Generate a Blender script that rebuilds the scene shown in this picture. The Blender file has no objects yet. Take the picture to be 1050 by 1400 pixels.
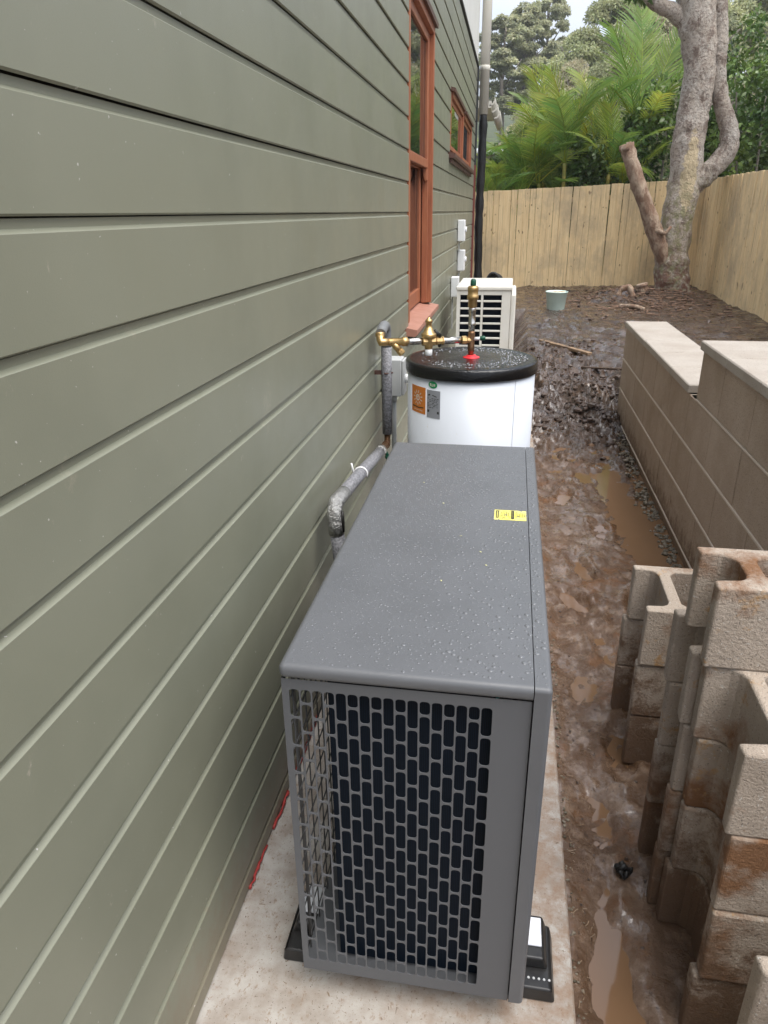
import bpy, bmesh, math, random
from math import sin, cos, pi, radians, sqrt, atan2
from mathutils import Vector, Matrix, noise
random.seed(7)
S = bpy.context.scene
COL = S.collection
R_ = random.Random(11)

# ---------------------------------------------------------------- camera
cam = bpy.data.cameras.new('camera'); camo = bpy.data.objects.new('camera', cam); COL.objects.link(camo)
cr = Vector((0.98565, 0.168457, -0.010754)); cu = Vector((-0.055492, 0.383538, 0.921856)); cf = Vector((-0.159418, 0.908031, -0.387382))
CAM = Vector((0.5668, 0.0, 1.5696))
camo.matrix_world = Matrix(((cr.x, cu.x, -cf.x, CAM.x), (cr.y, cu.y, -cf.y, CAM.y), (cr.z, cu.z, -cf.z, CAM.z), (0, 0, 0, 1)))
cam.sensor_width = 36; cam.lens = 974.42 / 1400 * 36; cam.clip_start = 0.02; cam.clip_end = 3000
S.camera = camo
# ---------------------------------------------------------------- sky, sun, exposure
SUN_EL, SUN_AZ = 64.0, 128.0        # azimuth measured clockwise from +Y (the direction the path runs)
W = bpy.data.worlds.new('World'); S.world = W; W.use_nodes = True
nt = W.node_tree; nt.nodes.clear()
wo = nt.nodes.new('ShaderNodeOutputWorld'); bg = nt.nodes.new('ShaderNodeBackground')
sky = nt.nodes.new('ShaderNodeTexSky'); sky.sky_type = 'NISHITA'; sky.sun_disc = False
sky.sun_elevation = radians(SUN_EL); sky.sun_rotation = radians(SUN_AZ); sky.dust_density = 4.0; sky.air_density = 1.0
tc = nt.nodes.new('ShaderNodeTexCoord'); ns = nt.nodes.new('ShaderNodeTexNoise'); ns.inputs['Scale'].default_value = 2.2
ns.inputs['Detail'].default_value = 5; ns.inputs['Roughness'].default_value = .55
mp = nt.nodes.new('ShaderNodeMapping'); mp.inputs['Scale'].default_value = (1, 1, 2.2)
rp = nt.nodes.new('ShaderNodeValToRGB'); rp.color_ramp.elements[0].position = .30; rp.color_ramp.elements[1].position = .58
rp.color_ramp.elements[0].color = (.45, .45, .45, 1)
mx = nt.nodes.new('ShaderNodeMix'); mx.data_type = 'RGBA'
# overcast luminance: the zenith three times as bright as the horizon
sz = nt.nodes.new('ShaderNodeSeparateXYZ'); nt.links.new(tc.outputs['Generated'], sz.inputs[0])
cz_ = nt.nodes.new('ShaderNodeMapRange'); cz_.inputs[1].default_value = 0; cz_.inputs[2].default_value = 1; cz_.inputs[3].default_value = 1 / 3; cz_.inputs[4].default_value = 1
nt.links.new(sz.outputs[2], cz_.inputs[0])
vm = nt.nodes.new('ShaderNodeVectorMath'); vm.operation = 'SCALE'; vm.inputs[0].default_value = (8.6, 9.2, 10.4); nt.links.new(cz_.outputs[0], vm.inputs[3])
nt.links.new(vm.outputs[0], mx.inputs[7])
nt.links.new(tc.outputs['Generated'], mp.inputs[0]); nt.links.new(mp.outputs[0], ns.inputs[0]); nt.links.new(ns.outputs['Fac'], rp.inputs[0])
nt.links.new(rp.outputs[0], mx.inputs[0]); nt.links.new(sky.outputs[0], mx.inputs[6]); nt.links.new(mx.outputs[2], bg.inputs[0])
bg.inputs[1].default_value = 0.13
nt.links.new(bg.outputs[0], wo.inputs[0])
sl = bpy.data.lights.new('sun', 'SUN'); sl.energy = 2.2; sl.angle = radians(45); sl.color = (1, .965, .91)
so = bpy.data.objects.new('sun', sl); COL.objects.link(so)
sd = Vector((sin(radians(SUN_AZ)) * cos(radians(SUN_EL)), cos(radians(SUN_AZ)) * cos(radians(SUN_EL)), sin(radians(SUN_EL))))
so.rotation_euler = sd.to_track_quat('Z', 'Y').to_euler(); so.location = (6, -6, 12)
S.view_settings.view_transform = 'Standard'; S.view_settings.look = 'None'
S.view_settings.exposure = 0.92; S.view_settings.gamma = 1.0
S.view_settings.use_curve_mapping = False
S.cycles.max_bounces = 8; S.cycles.diffuse_bounces = 4; S.cycles.glossy_bounces = 3; S.cycles.transmission_bounces = 5
S.cycles.use_denoising = True; S.cycles.sample_clamp_indirect = 6

# ---------------------------------------------------------------- materials
def mat(name, col=(.5, .5, .5), rough=.5, metal=0., spec=.5, var=None, vscale=8., vdetail=4, bump=0., bscale=40., bdist=.01,
        rvar=0., rscale=10., stretch=None, rand=0., coords='pos', trans=0., ior=1.45, extra=None, vlo=.35, vhi=.65, attr=None, coat=0.):
    """Principled material with a noise tint (col -> var), a noise bump and a noise roughness."""
    m = bpy.data.materials.new(name); m.use_nodes = True
    t = m.node_tree; N = t.nodes; L = t.links; p = N['Principled BSDF']
    p.inputs['Base Color'].default_value = (*col, 1); p.inputs['Roughness'].default_value = rough; p.inputs['Metallic'].default_value = metal
    p.inputs['Specular IOR Level'].default_value = spec; p.inputs['IOR'].default_value = ior
    p.inputs['Transmission Weight'].default_value = trans; p.inputs['Coat Weight'].default_value = coat
    if coords == 'pos': g = N.new('ShaderNodeNewGeometry'); src = g.outputs['Position']
    else: g = N.new('ShaderNodeTexCoord'); src = g.outputs['Object']
    if stretch:
        mpn = N.new('ShaderNodeMapping'); mpn.inputs['Scale'].default_value = stretch; L.new(src, mpn.inputs[0]); src2 = mpn.outputs[0]
    else: src2 = src
    cur = None
    if var is not None:
        n = N.new('ShaderNodeTexNoise'); n.inputs['Scale'].default_value = vscale; n.inputs['Detail'].default_value = vdetail; n.inputs['Roughness'].default_value = .6
        L.new(src2, n.inputs[0])
        r = N.new('ShaderNodeMapRange'); r.inputs[1].default_value = vlo; r.inputs[2].default_value = vhi; L.new(n.outputs['Fac'], r.inputs[0])
        x = N.new('ShaderNodeMix'); x.data_type = 'RGBA'; x.inputs[6].default_value = (*col, 1); x.inputs[7].default_value = (*var, 1)
        L.new(r.outputs[0], x.inputs[0]); cur = x.outputs[2]
    if attr:
        a = N.new('ShaderNodeAttribute'); a.attribute_name = attr
        x = N.new('ShaderNodeMix'); x.data_type = 'RGBA'; x.blend_type = 'MULTIPLY'; x.inputs[0].default_value = 1
        if cur: L.new(cur, x.inputs[6])
        else: x.inputs[6].default_value = (*col, 1)
        L.new(a.outputs['Color'], x.inputs[7]); cur = x.outputs[2]
    if rand:
        oi = N.new('ShaderNodeObjectInfo'); r = N.new('ShaderNodeMapRange'); r.inputs[3].default_value = 1 - rand; r.inputs[4].default_value = 1 + rand
        L.new(oi.outputs['Random'], r.inputs[0])
        h = N.new('ShaderNodeHueSaturation'); L.new(r.outputs[0], h.inputs['Value'])
        if cur: L.new(cur, h.inputs['Color'])
        else: h.inputs['Color'].default_value = (*col, 1)
        cur = h.outputs[0]
    if extra: cur = extra(N, L, src, cur, p) or cur
    if cur: L.new(cur, p.inputs['Base Color'])
    if rvar:
        n = N.new('ShaderNodeTexNoise'); n.inputs['Scale'].default_value = rscale; n.inputs['Detail'].default_value = 4; L.new(src2, n.inputs[0])
        r = N.new('ShaderNodeMapRange'); r.inputs[1].default_value = .3; r.inputs[2].default_value = .7; r.inputs[3].default_value = max(0.02, rough - rvar); r.inputs[4].default_value = min(1, rough + rvar)
        L.new(n.outputs['Fac'], r.inputs[0]); L.new(r.outputs[0], p.inputs['Roughness'])
    if bump:
        n = N.new('ShaderNodeTexNoise'); n.inputs['Scale'].default_value = bscale; n.inputs['Detail'].default_value = 6; n.inputs['Roughness'].default_value = .65; L.new(src2, n.inputs[0])
        b = N.new('ShaderNodeBump'); b.inputs['Strength'].default_value = bump; b.inputs['Distance'].default_value = bdist; L.new(n.outputs['Fac'], b.inputs['Height']); L.new(b.outputs[0], p.inputs['Normal'])
    return m

def node_spots(N, L, src, cur, base, scale, lo, hi, col, stretch=None, detail=3, rough=.6, offs=(0, 0, 0)):
    """Blend col over cur where a noise passes a threshold: stains, specks, scratches."""
    mpn = N.new('ShaderNodeMapping'); mpn.inputs['Scale'].default_value = stretch or (1, 1, 1); mpn.inputs['Location'].default_value = offs
    L.new(src, mpn.inputs[0])
    n = N.new('ShaderNodeTexNoise'); n.inputs['Scale'].default_value = scale; n.inputs['Detail'].default_value = detail; n.inputs['Roughness'].default_value = rough; L.new(mpn.outputs[0], n.inputs[0])
    r = N.new('ShaderNodeMapRange'); r.inputs[1].default_value = lo; r.inputs[2].default_value = hi; L.new(n.outputs['Fac'], r.inputs[0])
    x = N.new('ShaderNodeMix'); x.data_type = 'RGBA'; x.inputs[7].default_value = (*col, 1)
    if cur: L.new(cur, x.inputs[6])
    else: x.inputs[6].default_value = (*base, 1)
    L.new(r.outputs[0], x.inputs[0]); return x.outputs[2]

def mul(N, L, a, b):
    m_ = N.new('ShaderNodeMath'); m_.operation = 'MULTIPLY'; L.new(a, m_.inputs[0]); L.new(b, m_.inputs[1]); return m_.outputs[0]

def mud_low(N, L, src, cur, hi, lo, col, amt):
    """Mud splashed up from the ground: thins out between the heights lo and hi."""
    sx = N.new('ShaderNodeSeparateXYZ'); L.new(src, sx.inputs[0])
    r = N.new('ShaderNodeMapRange'); r.inputs[1].default_value = hi; r.inputs[2].default_value = lo; L.new(sx.outputs[2], r.inputs[0])
    n = N.new('ShaderNodeTexNoise'); n.inputs['Scale'].default_value = 17; n.inputs['Detail'].default_value = 8; n.inputs['Roughness'].default_value = .78; L.new(src, n.inputs[0])
    a = N.new('ShaderNodeMath'); a.operation = 'MULTIPLY_ADD'; a.inputs[1].default_value = .42; L.new(r.outputs[0], a.inputs[0]); L.new(n.outputs['Fac'], a.inputs[2])
    q = N.new('ShaderNodeMapRange'); q.inputs[1].default_value = .66; q.inputs[2].default_value = .82; q.inputs[4].default_value = amt; L.new(a.outputs[0], q.inputs[0])
    x = N.new('ShaderNodeMix'); x.data_type = 'RGBA'; L.new(q.outputs[0], x.inputs[0]); L.new(cur, x.inputs[6]); x.inputs[7].default_value = (*col, 1)
    return x.outputs[2]
M = {}
WALLC = (.206, .210, .156)
def ex_wall(N, L, src, cur, p):
    cur = node_spots(N, L, src, cur, WALLC, 2.2, .45, .75, (.180, .185, .137))
    cur = node_spots(N, L, src, cur, WALLC, 20, .665, .76, (.38, .345, .28), (1, 1, .55), 6, .75)          # scuffs of dried mud
    cur = node_spots(N, L, src, cur, WALLC, 110, .735, .77, (.46, .45, .41), (1, 1, 1), 2, .5, (3, 1, 2))  # specks
    cur = node_spots(N, L, src, cur, WALLC, 7, .62, .72, (.25, .24, .18), (1, 1, .7), 7, .8, (9, 4, 1))
    return mud_low(N, L, src, cur, .30, .02, (.20, .15, .105), .45)
M['wall'] = mat('olive_paint', WALLC, .40, bump=.10, bscale=420, bdist=.002, rvar=.06, rscale=6, extra=ex_wall)
M['white_wall'] = mat('cream_cladding', (.66, .66, .62), .6, var=(.6, .6, .56), vscale=3)
M['dark'] = mat('dark_void', (.012, .012, .012), .9)  # near black: shade of wall gaps and room put into the colour
M['flash'] = mat('dark_flashing', (.03, .032, .033), .5)
M['terra'] = mat('stained_timber', (.36, .135, .065), .45, var=(.27, .09, .045), vscale=6, stretch=(8, 8, 1), bump=.15, bscale=60, bdist=.003)
M['sill'] = mat('primed_sill', (.40, .20, .145), .55, var=(.34, .16, .11), vscale=14, bump=.15, bscale=90, bdist=.002)
M['brown'] = mat('brown_trim', (.10, .05, .038), .5)
M['redtrim'] = mat('red_brown_corner', (.16, .045, .035), .5)
M['redpaint'] = mat('red_sealant', (.40, .05, .045), .55, var=(.30, .035, .03), vscale=60)
M['glass'] = mat('window_glass', (.012, .015, .015), .02, spec=.9)
M['pvc'] = mat('cream_pvc', (.62, .60, .53), .45)
M['blackwrap'] = mat('black_wrap', (.010, .010, .010), .4, bump=.5, bscale=18, bdist=.02)
M['white'] = mat('white_plastic', (.74, .75, .75), .4)
M['acwhite'] = mat('aged_white_steel', (.70, .69, .64), .42, var=(.64, .62, .56), vscale=4)
M['greybox'] = mat('light_grey_plastic', (.48, .49, .49), .45)
UNIT = (.114, .118, .126)
def ex_unit(N, L, src, cur, p):
    return node_spots(N, L, src, cur, UNIT, 5, .45, .7, (.103, .107, .114))
M['unit'] = mat('grey_powdercoat', UNIT, .36, spec=.5, bump=.25, bscale=900, bdist=.0006, extra=ex_unit, rvar=.08, rscale=9)
M['unit_shaded'] = mat('grey_powdercoat_shaded', (.098, .102, .110), .42, spec=.5, bump=.2, bscale=900, bdist=.0005)  # same paint darkened, puts the shade of the end panel into the colour
def ex_fin(N, L, src, cur, p):
    w = N.new('ShaderNodeTexWave'); w.wave_type = 'BANDS'; w.bands_direction = 'X'; w.inputs['Scale'].default_value = 95; L.new(src, w.inputs[0])
    x = N.new('ShaderNodeMix'); x.data_type = 'RGBA'; x.inputs[6].default_value = (.001, .003, .007, 1); x.inputs[7].default_value = (.002, .008, .018, 1)
    L.new(w.outputs['Fac'], x.inputs[0]); return x.outputs[2]
M['fin'] = mat('coil_fins', (.01, .02, .03), .65, spec=.2, extra=ex_fin)
M['finside'] = mat('coil_fins_teal', (.012, .05, .06), .4)
M['copper'] = mat('teal_return_bends', (.10, .42, .45), .3, metal=.3)
M['wire'] = mat('dark_guard_wire', (.05, .05, .052), .45)
M['rubber'] = mat('black_rubber', (.014, .014, .015), .38, var=(.024, .023, .022), vscale=30)
M['channel'] = mat('white_foil_label', (.72, .73, .76), .3, var=(.55, .57, .62), vscale=40)
M['yellow'] = mat('yellow_label', (.80, .72, .07), .4, var=(.82, .75, .25), vscale=30)
M['ink'] = mat('black_print', (.03, .028, .02), .5)
def ex_tank(N, L, src, cur, p):
    return node_spots(N, L, src, cur, (.53, .56, .605), 60, .70, .78, (.45, .43, .38))
M['tank'] = mat('white_enamel_steel', (.53, .56, .605), .3, extra=ex_tank)
M['lid'] = mat('black_lid_plastic', (.006, .006, .007), .10, bump=.45, bscale=60, bdist=.006, rvar=.10, rscale=14)
M['seam'] = mat('grey_seam_line', (.30, .31, .32), .5)  # plain mid grey for the vertical joint of the tank jacket
M['orange'] = mat('orange_label', (.78, .24, .035), .4)
M['cream'] = mat('cream_print', (.85, .78, .68), .4)
M['greylabel'] = mat('grey_label', (.33, .34, .37), .4)
M['green'] = mat('green_label', (.015, .28, .10), .4)
M['red'] = mat('red_collar', (.72, .03, .04), .4)
M['brass'] = mat('brass', (.62, .43, .20), .34, metal=.9, var=(.50, .33, .14), vscale=50, bump=.2, bscale=160, bdist=.001)
M['brown_brass'] = mat('tarnished_brass', (.30, .17, .09), .42, metal=.8, var=(.18, .10, .06), vscale=60)
M['steel'] = mat('plated_nipple', (.62, .60, .57), .25, metal=1., var=(.45, .42, .38), vscale=50)
M['cap'] = mat('dark_green_cap', (.006, .07, .04), .35)
def ex_foil(N, L, src, cur, p):
    w = N.new('ShaderNodeTexChecker'); w.inputs['Scale'].default_value = 260; w.inputs[1].default_value = (.46, .46, .48, 1); w.inputs[2].default_value = (.20, .20, .215, 1)
    L.new(src, w.inputs[0])
    n = N.new('ShaderNodeTexNoise'); n.inputs['Scale'].default_value = 70; L.new(src, n.inputs[0])
    x = N.new('ShaderNodeMix'); x.data_type = 'RGBA'; L.new(n.outputs['Fac'], x.inputs[0]); L.new(w.outputs[0], x.inputs[6]); x.inputs[7].default_value = (.30, .30, .32, 1)
    return x.outputs[2]
M['insul'] = mat('woven_grey_insulation', (.12, .12, .13), .5, var=(.30, .30, .32), vscale=130, vdetail=2, bump=.9, bscale=130, bdist=.004)
M['insulgrey'] = mat('smooth_grey_insulation', (.17, .175, .18), .55, bump=.3, bscale=90, bdist=.002)
M['foil'] = mat('aluminium_tape', (.55, .55, .54), .34, metal=.75, var=(.30, .29, .28), vscale=35, bump=1., bscale=45, bdist=.016)
M['conduit'] = mat('grey_conduit', (.42, .43, .43), .45)
M['cable_tie'] = mat('white_cable_tie', (.8, .8, .8), .4)
M['mint'] = mat('mint_plastic', (.70, .88, .82), .42, var=(.64, .82, .76), vscale=9)
M['hose'] = mat('black_hose', (.014, .013, .012), .45)
M['offcut'] = mat('offcut_timber', (.50, .34, .2), .7, var=(.36, .22, .12), vscale=20)
M['muddywood'] = mat('mud_stained_timber', (.30, .20, .12), .6, var=(.12, .08, .055), vscale=14, vlo=.4, vhi=.6)

def ex_conc(N, L, src, cur, p):
    b = (.42, .395, .36)
    cur = node_spots(N, L, src, cur, b, 9, .40, .66, (.27, .225, .185), None, 6)
    cur = node_spots(N, L, src, cur, b, 60, .55, .64, (.25, .18, .13), (1, .6, 1), 7, .8)
    cur = node_spots(N, L, src, cur, b, 150, .61, .66, (.11, .065, .04), (1, 1, 1), 4, .7)
    # mud walked and splashed on towards the path side (x grows)
    sx = N.new('ShaderNodeSeparateXYZ'); L.new(src, sx.inputs[0])
    r = N.new('ShaderNodeMapRange'); r.inputs[1].default_value = .25; r.inputs[2].default_value = .78; L.new(sx.outputs[0], r.inputs[0])
    n = N.new('ShaderNodeTexNoise'); n.inputs['Scale'].default_value = 24; n.inputs['Detail'].default_value = 7; n.inputs['Roughness'].default_value = .72; L.new(src, n.inputs[0])
    r2 = N.new('ShaderNodeMapRange'); r2.inputs[1].default_value = .38; r2.inputs[2].default_value = .62; L.new(n.outputs['Fac'], r2.inputs[0])
    x = N.new('ShaderNodeMix'); x.data_type = 'RGBA'; L.new(mul(N, L, r.outputs[0], r2.outputs[0]), x.inputs[0]); L.new(cur, x.inputs[6]); x.inputs[7].default_value = (.25, .165, .11, 1)
    return x.outputs[2]
M['slab'] = mat('stained_concrete', (.46, .42, .38), .55, bump=.35, bscale=130, bdist=.003, extra=ex_conc, rvar=.2, rscale=8)

def ex_mud(N, L, src, cur, p):
    b = (.100, .055, .030)
    cur = node_spots(N, L, src, None, b, 3.5, .42, .62, (.145, .088, .054), None, 6, .7)
    cur = node_spots(N, L, src, cur, b, 14, .50, .64, (.215, .142, .094), None, 7, .75)
    cur = node_spots(N, L, src, cur, b, 6, .56, .64, (.14, .066, .027), None, 5, .65, (5, 2, 0))
    cur = node_spots(N, L, src, cur, b, 60, .60, .68, (.055, .033, .022), (1, .5, 1), 5, .7)
    # topsoil further along: darker and purplish
    sx = N.new('ShaderNodeSeparateXYZ'); L.new(src, sx.inputs[0])
    n = N.new('ShaderNodeTexNoise'); n.inputs['Scale'].default_value = 1.6; n.inputs['Detail'].default_value = 6; n.inputs['Roughness'].default_value = .65; L.new(src, n.inputs[0])
    ad = N.new('ShaderNodeMath'); ad.operation = 'MULTIPLY_ADD'; ad.inputs[1].default_value = 3.4; L.new(n.outputs['Fac'], ad.inputs[0]); L.new(sx.outputs[1], ad.inputs[2])
    r = N.new('ShaderNodeMapRange'); r.inputs[1].default_value = 5.4; r.inputs[2].default_value = 7.6; L.new(ad.outputs[0], r.inputs[0])
    d = node_spots(N, L, src, None, (.042, .026, .018), 5, .42, .62, (.078, .050, .036), None, 7, .72)
    d = node_spots(N, L, src, d, b, 22, .55, .66, (.030, .019, .014), None, 6, .7)
    d = node_spots(N, L, src, d, b, 2.5, .58, .70, (.12, .068, .034), None, 5, .7, (2, 7, 0))
    x = N.new('ShaderNodeMix'); x.data_type = 'RGBA'; L.new(r.outputs[0], x.inputs[0]); L.new(cur, x.inputs[6]); L.new(d, x.inputs[7])
    # wet film lying in patches over the mud
    wn = N.new('ShaderNodeTexNoise'); wn.inputs['Scale'].default_value = 7; wn.inputs['Detail'].default_value = 6; wn.inputs['Roughness'].default_value = .65; L.new(src, wn.inputs[0])
    wr = N.new('ShaderNodeMapRange'); wr.inputs[1].default_value = .42; wr.inputs[2].default_value = .58; wr.inputs[4].default_value = .9; L.new(wn.outputs['Fac'], wr.inputs[0])
    L.new(wr.outputs[0], p.inputs['Coat Weight']); p.inputs['Coat Roughness'].default_value = .10
    cb = N.new('ShaderNodeBump'); cb.inputs['Strength'].default_value = .5; cb.inputs['Distance'].default_value = .008
    cn = N.new('ShaderNodeTexNoise'); cn.inputs['Scale'].default_value = 30; cn.inputs['Detail'].default_value = 4; L.new(src, cn.inputs[0]); L.new(cn.outputs['Fac'], cb.inputs['Height']); L.new(cb.outputs[0], p.inputs['Coat Normal'])
    # bump of two sizes
    n1 = N.new('ShaderNodeTexNoise'); n1.inputs['Scale'].default_value = 45; n1.inputs['Detail'].default_value = 8; n1.inputs['Roughness'].default_value = .7; L.new(src, n1.inputs[0])
    bp = N.new('ShaderNodeBump'); bp.inputs['Strength'].default_value = .75; bp.inputs['Distance'].default_value = .011; L.new(n1.outputs['Fac'], bp.inputs['Height'])
    L.new(bp.outputs[0], p.inputs['Normal'])
    return x.outputs[2]
M['mud'] = mat('wet_mud', (.2, .12, .08), .30, spec=.5, extra=ex_mud, rvar=.26, rscale=9)
M['water'] = mat('muddy_water', (.165, .094, .050), .04, spec=.5, var=(.178, .103, .056), vscale=4, bump=.03, bscale=14, bdist=.004)
M['clod'] = mat('mud_clods', (.048, .030, .021), .33, var=(.10, .068, .052), vscale=25, bump=.6, bscale=120, bdist=.004)
M['gravel'] = mat('grey_green_stones', (.07, .058, .035), .5, var=(.24, .20, .15), vscale=45)
M['bark_litter'] = mat('bark_litter', (.10, .055, .036), .7, var=(.22, .135, .085), vscale=12)
M['straw'] = mat('pale_straw', (.28, .20, .13), .6, var=(.13, .08, .05), vscale=14)

def ex_block(N, L, src, cur, p):
    b = (.42, .35, .285)
    cur = node_spots(N, L, src, None, b, 4, .40, .65, (.33, .27, .215), None, 5)
    cur = node_spots(N, L, src, cur, b, 230, .63, .70, (.17, .145, .12), None, 2, .5)
    cur = node_spots(N, L, src, cur, b, 140, .66, .72, (.50, .46, .41), None, 2, .5, (4, 4, 1))
    # mud and rust stains creeping over individual blocks
    oi = N.new('ShaderNodeObjectInfo'); ad = N.new('ShaderNodeVectorMath'); ad.operation = 'ADD'
    sc = N.new('ShaderNodeVectorMath'); sc.operation = 'SCALE'; sc.inputs[3].default_value = 1.7; L.new(oi.outputs['Random'], sc.inputs[0])
    L.new(src, ad.inputs[0]); L.new(sc.outputs[0], ad.inputs[1])
    n = N.new('ShaderNodeTexNoise'); n.inputs['Scale'].default_value = 6; n.inputs['Detail'].default_value = 6; n.inputs['Roughness'].default_value = .65; L.new(ad.outputs[0], n.inputs[0])
    ma = N.new('ShaderNodeMath'); ma.operation = 'MULTIPLY_ADD'; ma.inputs[1].default_value = .26; L.new(oi.outputs['Random'], ma.inputs[0]); L.new(n.outputs['Fac'], ma.inputs[2])
    r = N.new('ShaderNodeMapRange'); r.inputs[1].default_value = .66; r.inputs[2].default_value = .80; L.new(ma.outputs[0], r.inputs[0])
    x = N.new('ShaderNodeMix'); x.data_type = 'RGBA'; L.new(cur, x.inputs[6]); x.inputs[7].default_value = (.20, .098, .045, 1); L.new(r.outputs[0], x.inputs[0]); cur = x.outputs[2]
    cur = node_spots(N, L, ad.outputs[0], cur, b, 18, .60, .70, (.40, .24, .11), None, 5, .7, (7, 1, 3))
    return mud_low(N, L, src, cur, .50, -.05, (.145, .082, .045), .9)
M['block'] = mat('weathered_concrete_block', (.33, .29, .25), .85, bump=1., bscale=150, bdist=.006, extra=ex_block)
def ex_rblock(N, L, src, cur, p):
    b = (.40, .315, .245)
    cur = node_spots(N, L, src, None, b, 3, .4, .66, (.335, .255, .19), None, 5)
    cur = node_spots(N, L, src, cur, b, 5, .52, .68, (.31, .235, .17), (1, 1, .7), 6, .7)       # damp patches
    cur = node_spots(N, L, src, cur, b, 260, .60, .66, (.15, .115, .09), None, 2, .5)
    cur = node_spots(N, L, src, cur, b, 210, .64, .70, (.45, .39, .33), None, 2, .5, (4, 4, 1))
    return mud_low(N, L, src, cur, .22, -.08, (.17, .105, .065), .85)
M['rblock'] = mat('brown_grey_retaining_block', (.2, .16, .13), .8, bump=.6, bscale=240, bdist=.003, rand=.07, extra=ex_rblock)
M['rmortar'] = mat('pale_mortar', (.56, .48, .40), .85, bump=.4, bscale=200, bdist=.002)
def ex_cap(N, L, src, cur, p):
    b = (.40, .36, .315)
    cur = node_spots(N, L, src, None, b, 4, .4, .66, (.34, .295, .25), None, 5)
    cur = node_spots(N, L, src, cur, b, 240, .60, .66, (.2, .17, .14), None, 2, .5)
    return cur
M['cap_stone'] = mat('pale_capping_block', (.4, .36, .31), .8, bump=.6, bscale=240, bdist=.003, rand=.06, extra=ex_cap)

def ex_pal(N, L, src, cur, p):
    b = (.82, .635, .365)
    oi = N.new('ShaderNodeObjectInfo'); ad = N.new('ShaderNodeVectorMath'); ad.operation = 'ADD'
    sc = N.new('ShaderNodeVectorMath'); sc.operation = 'SCALE'; sc.inputs[3].default_value = 9.; L.new(oi.outputs['Random'], sc.inputs[0])
    L.new(src, ad.inputs[0]); L.new(sc.outputs[0], ad.inputs[1]); s2 = ad.outputs[0]
    cur = node_spots(N, L, s2, None, b, 7, .35, .68, (.67, .485, .26), (5, 5, .25), 5, .65)
    cur = node_spots(N, L, s2, cur, b, 12, .57, .72, (.38, .27, .155), (5, 5, .15), 4, .6, (3, 0, 0))
    cur = node_spots(N, L, s2, cur, b, 13, .69, .74, (.24, .15, .075), (1.2, 1.2, .8), 2, .4)       # knots
    cur = node_spots(N, L, src, cur, b, 1.8, .48, .66, (.50, .385, .235), (1, 1, .6), 5, .7)          # damp patches
    # mud splash near the ground
    return cur
M['paling'] = mat('fresh_pine_paling', (.5, .38, .21), .75, rand=.13, bump=.35, bscale=40, bdist=.003, extra=ex_pal)
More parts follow.
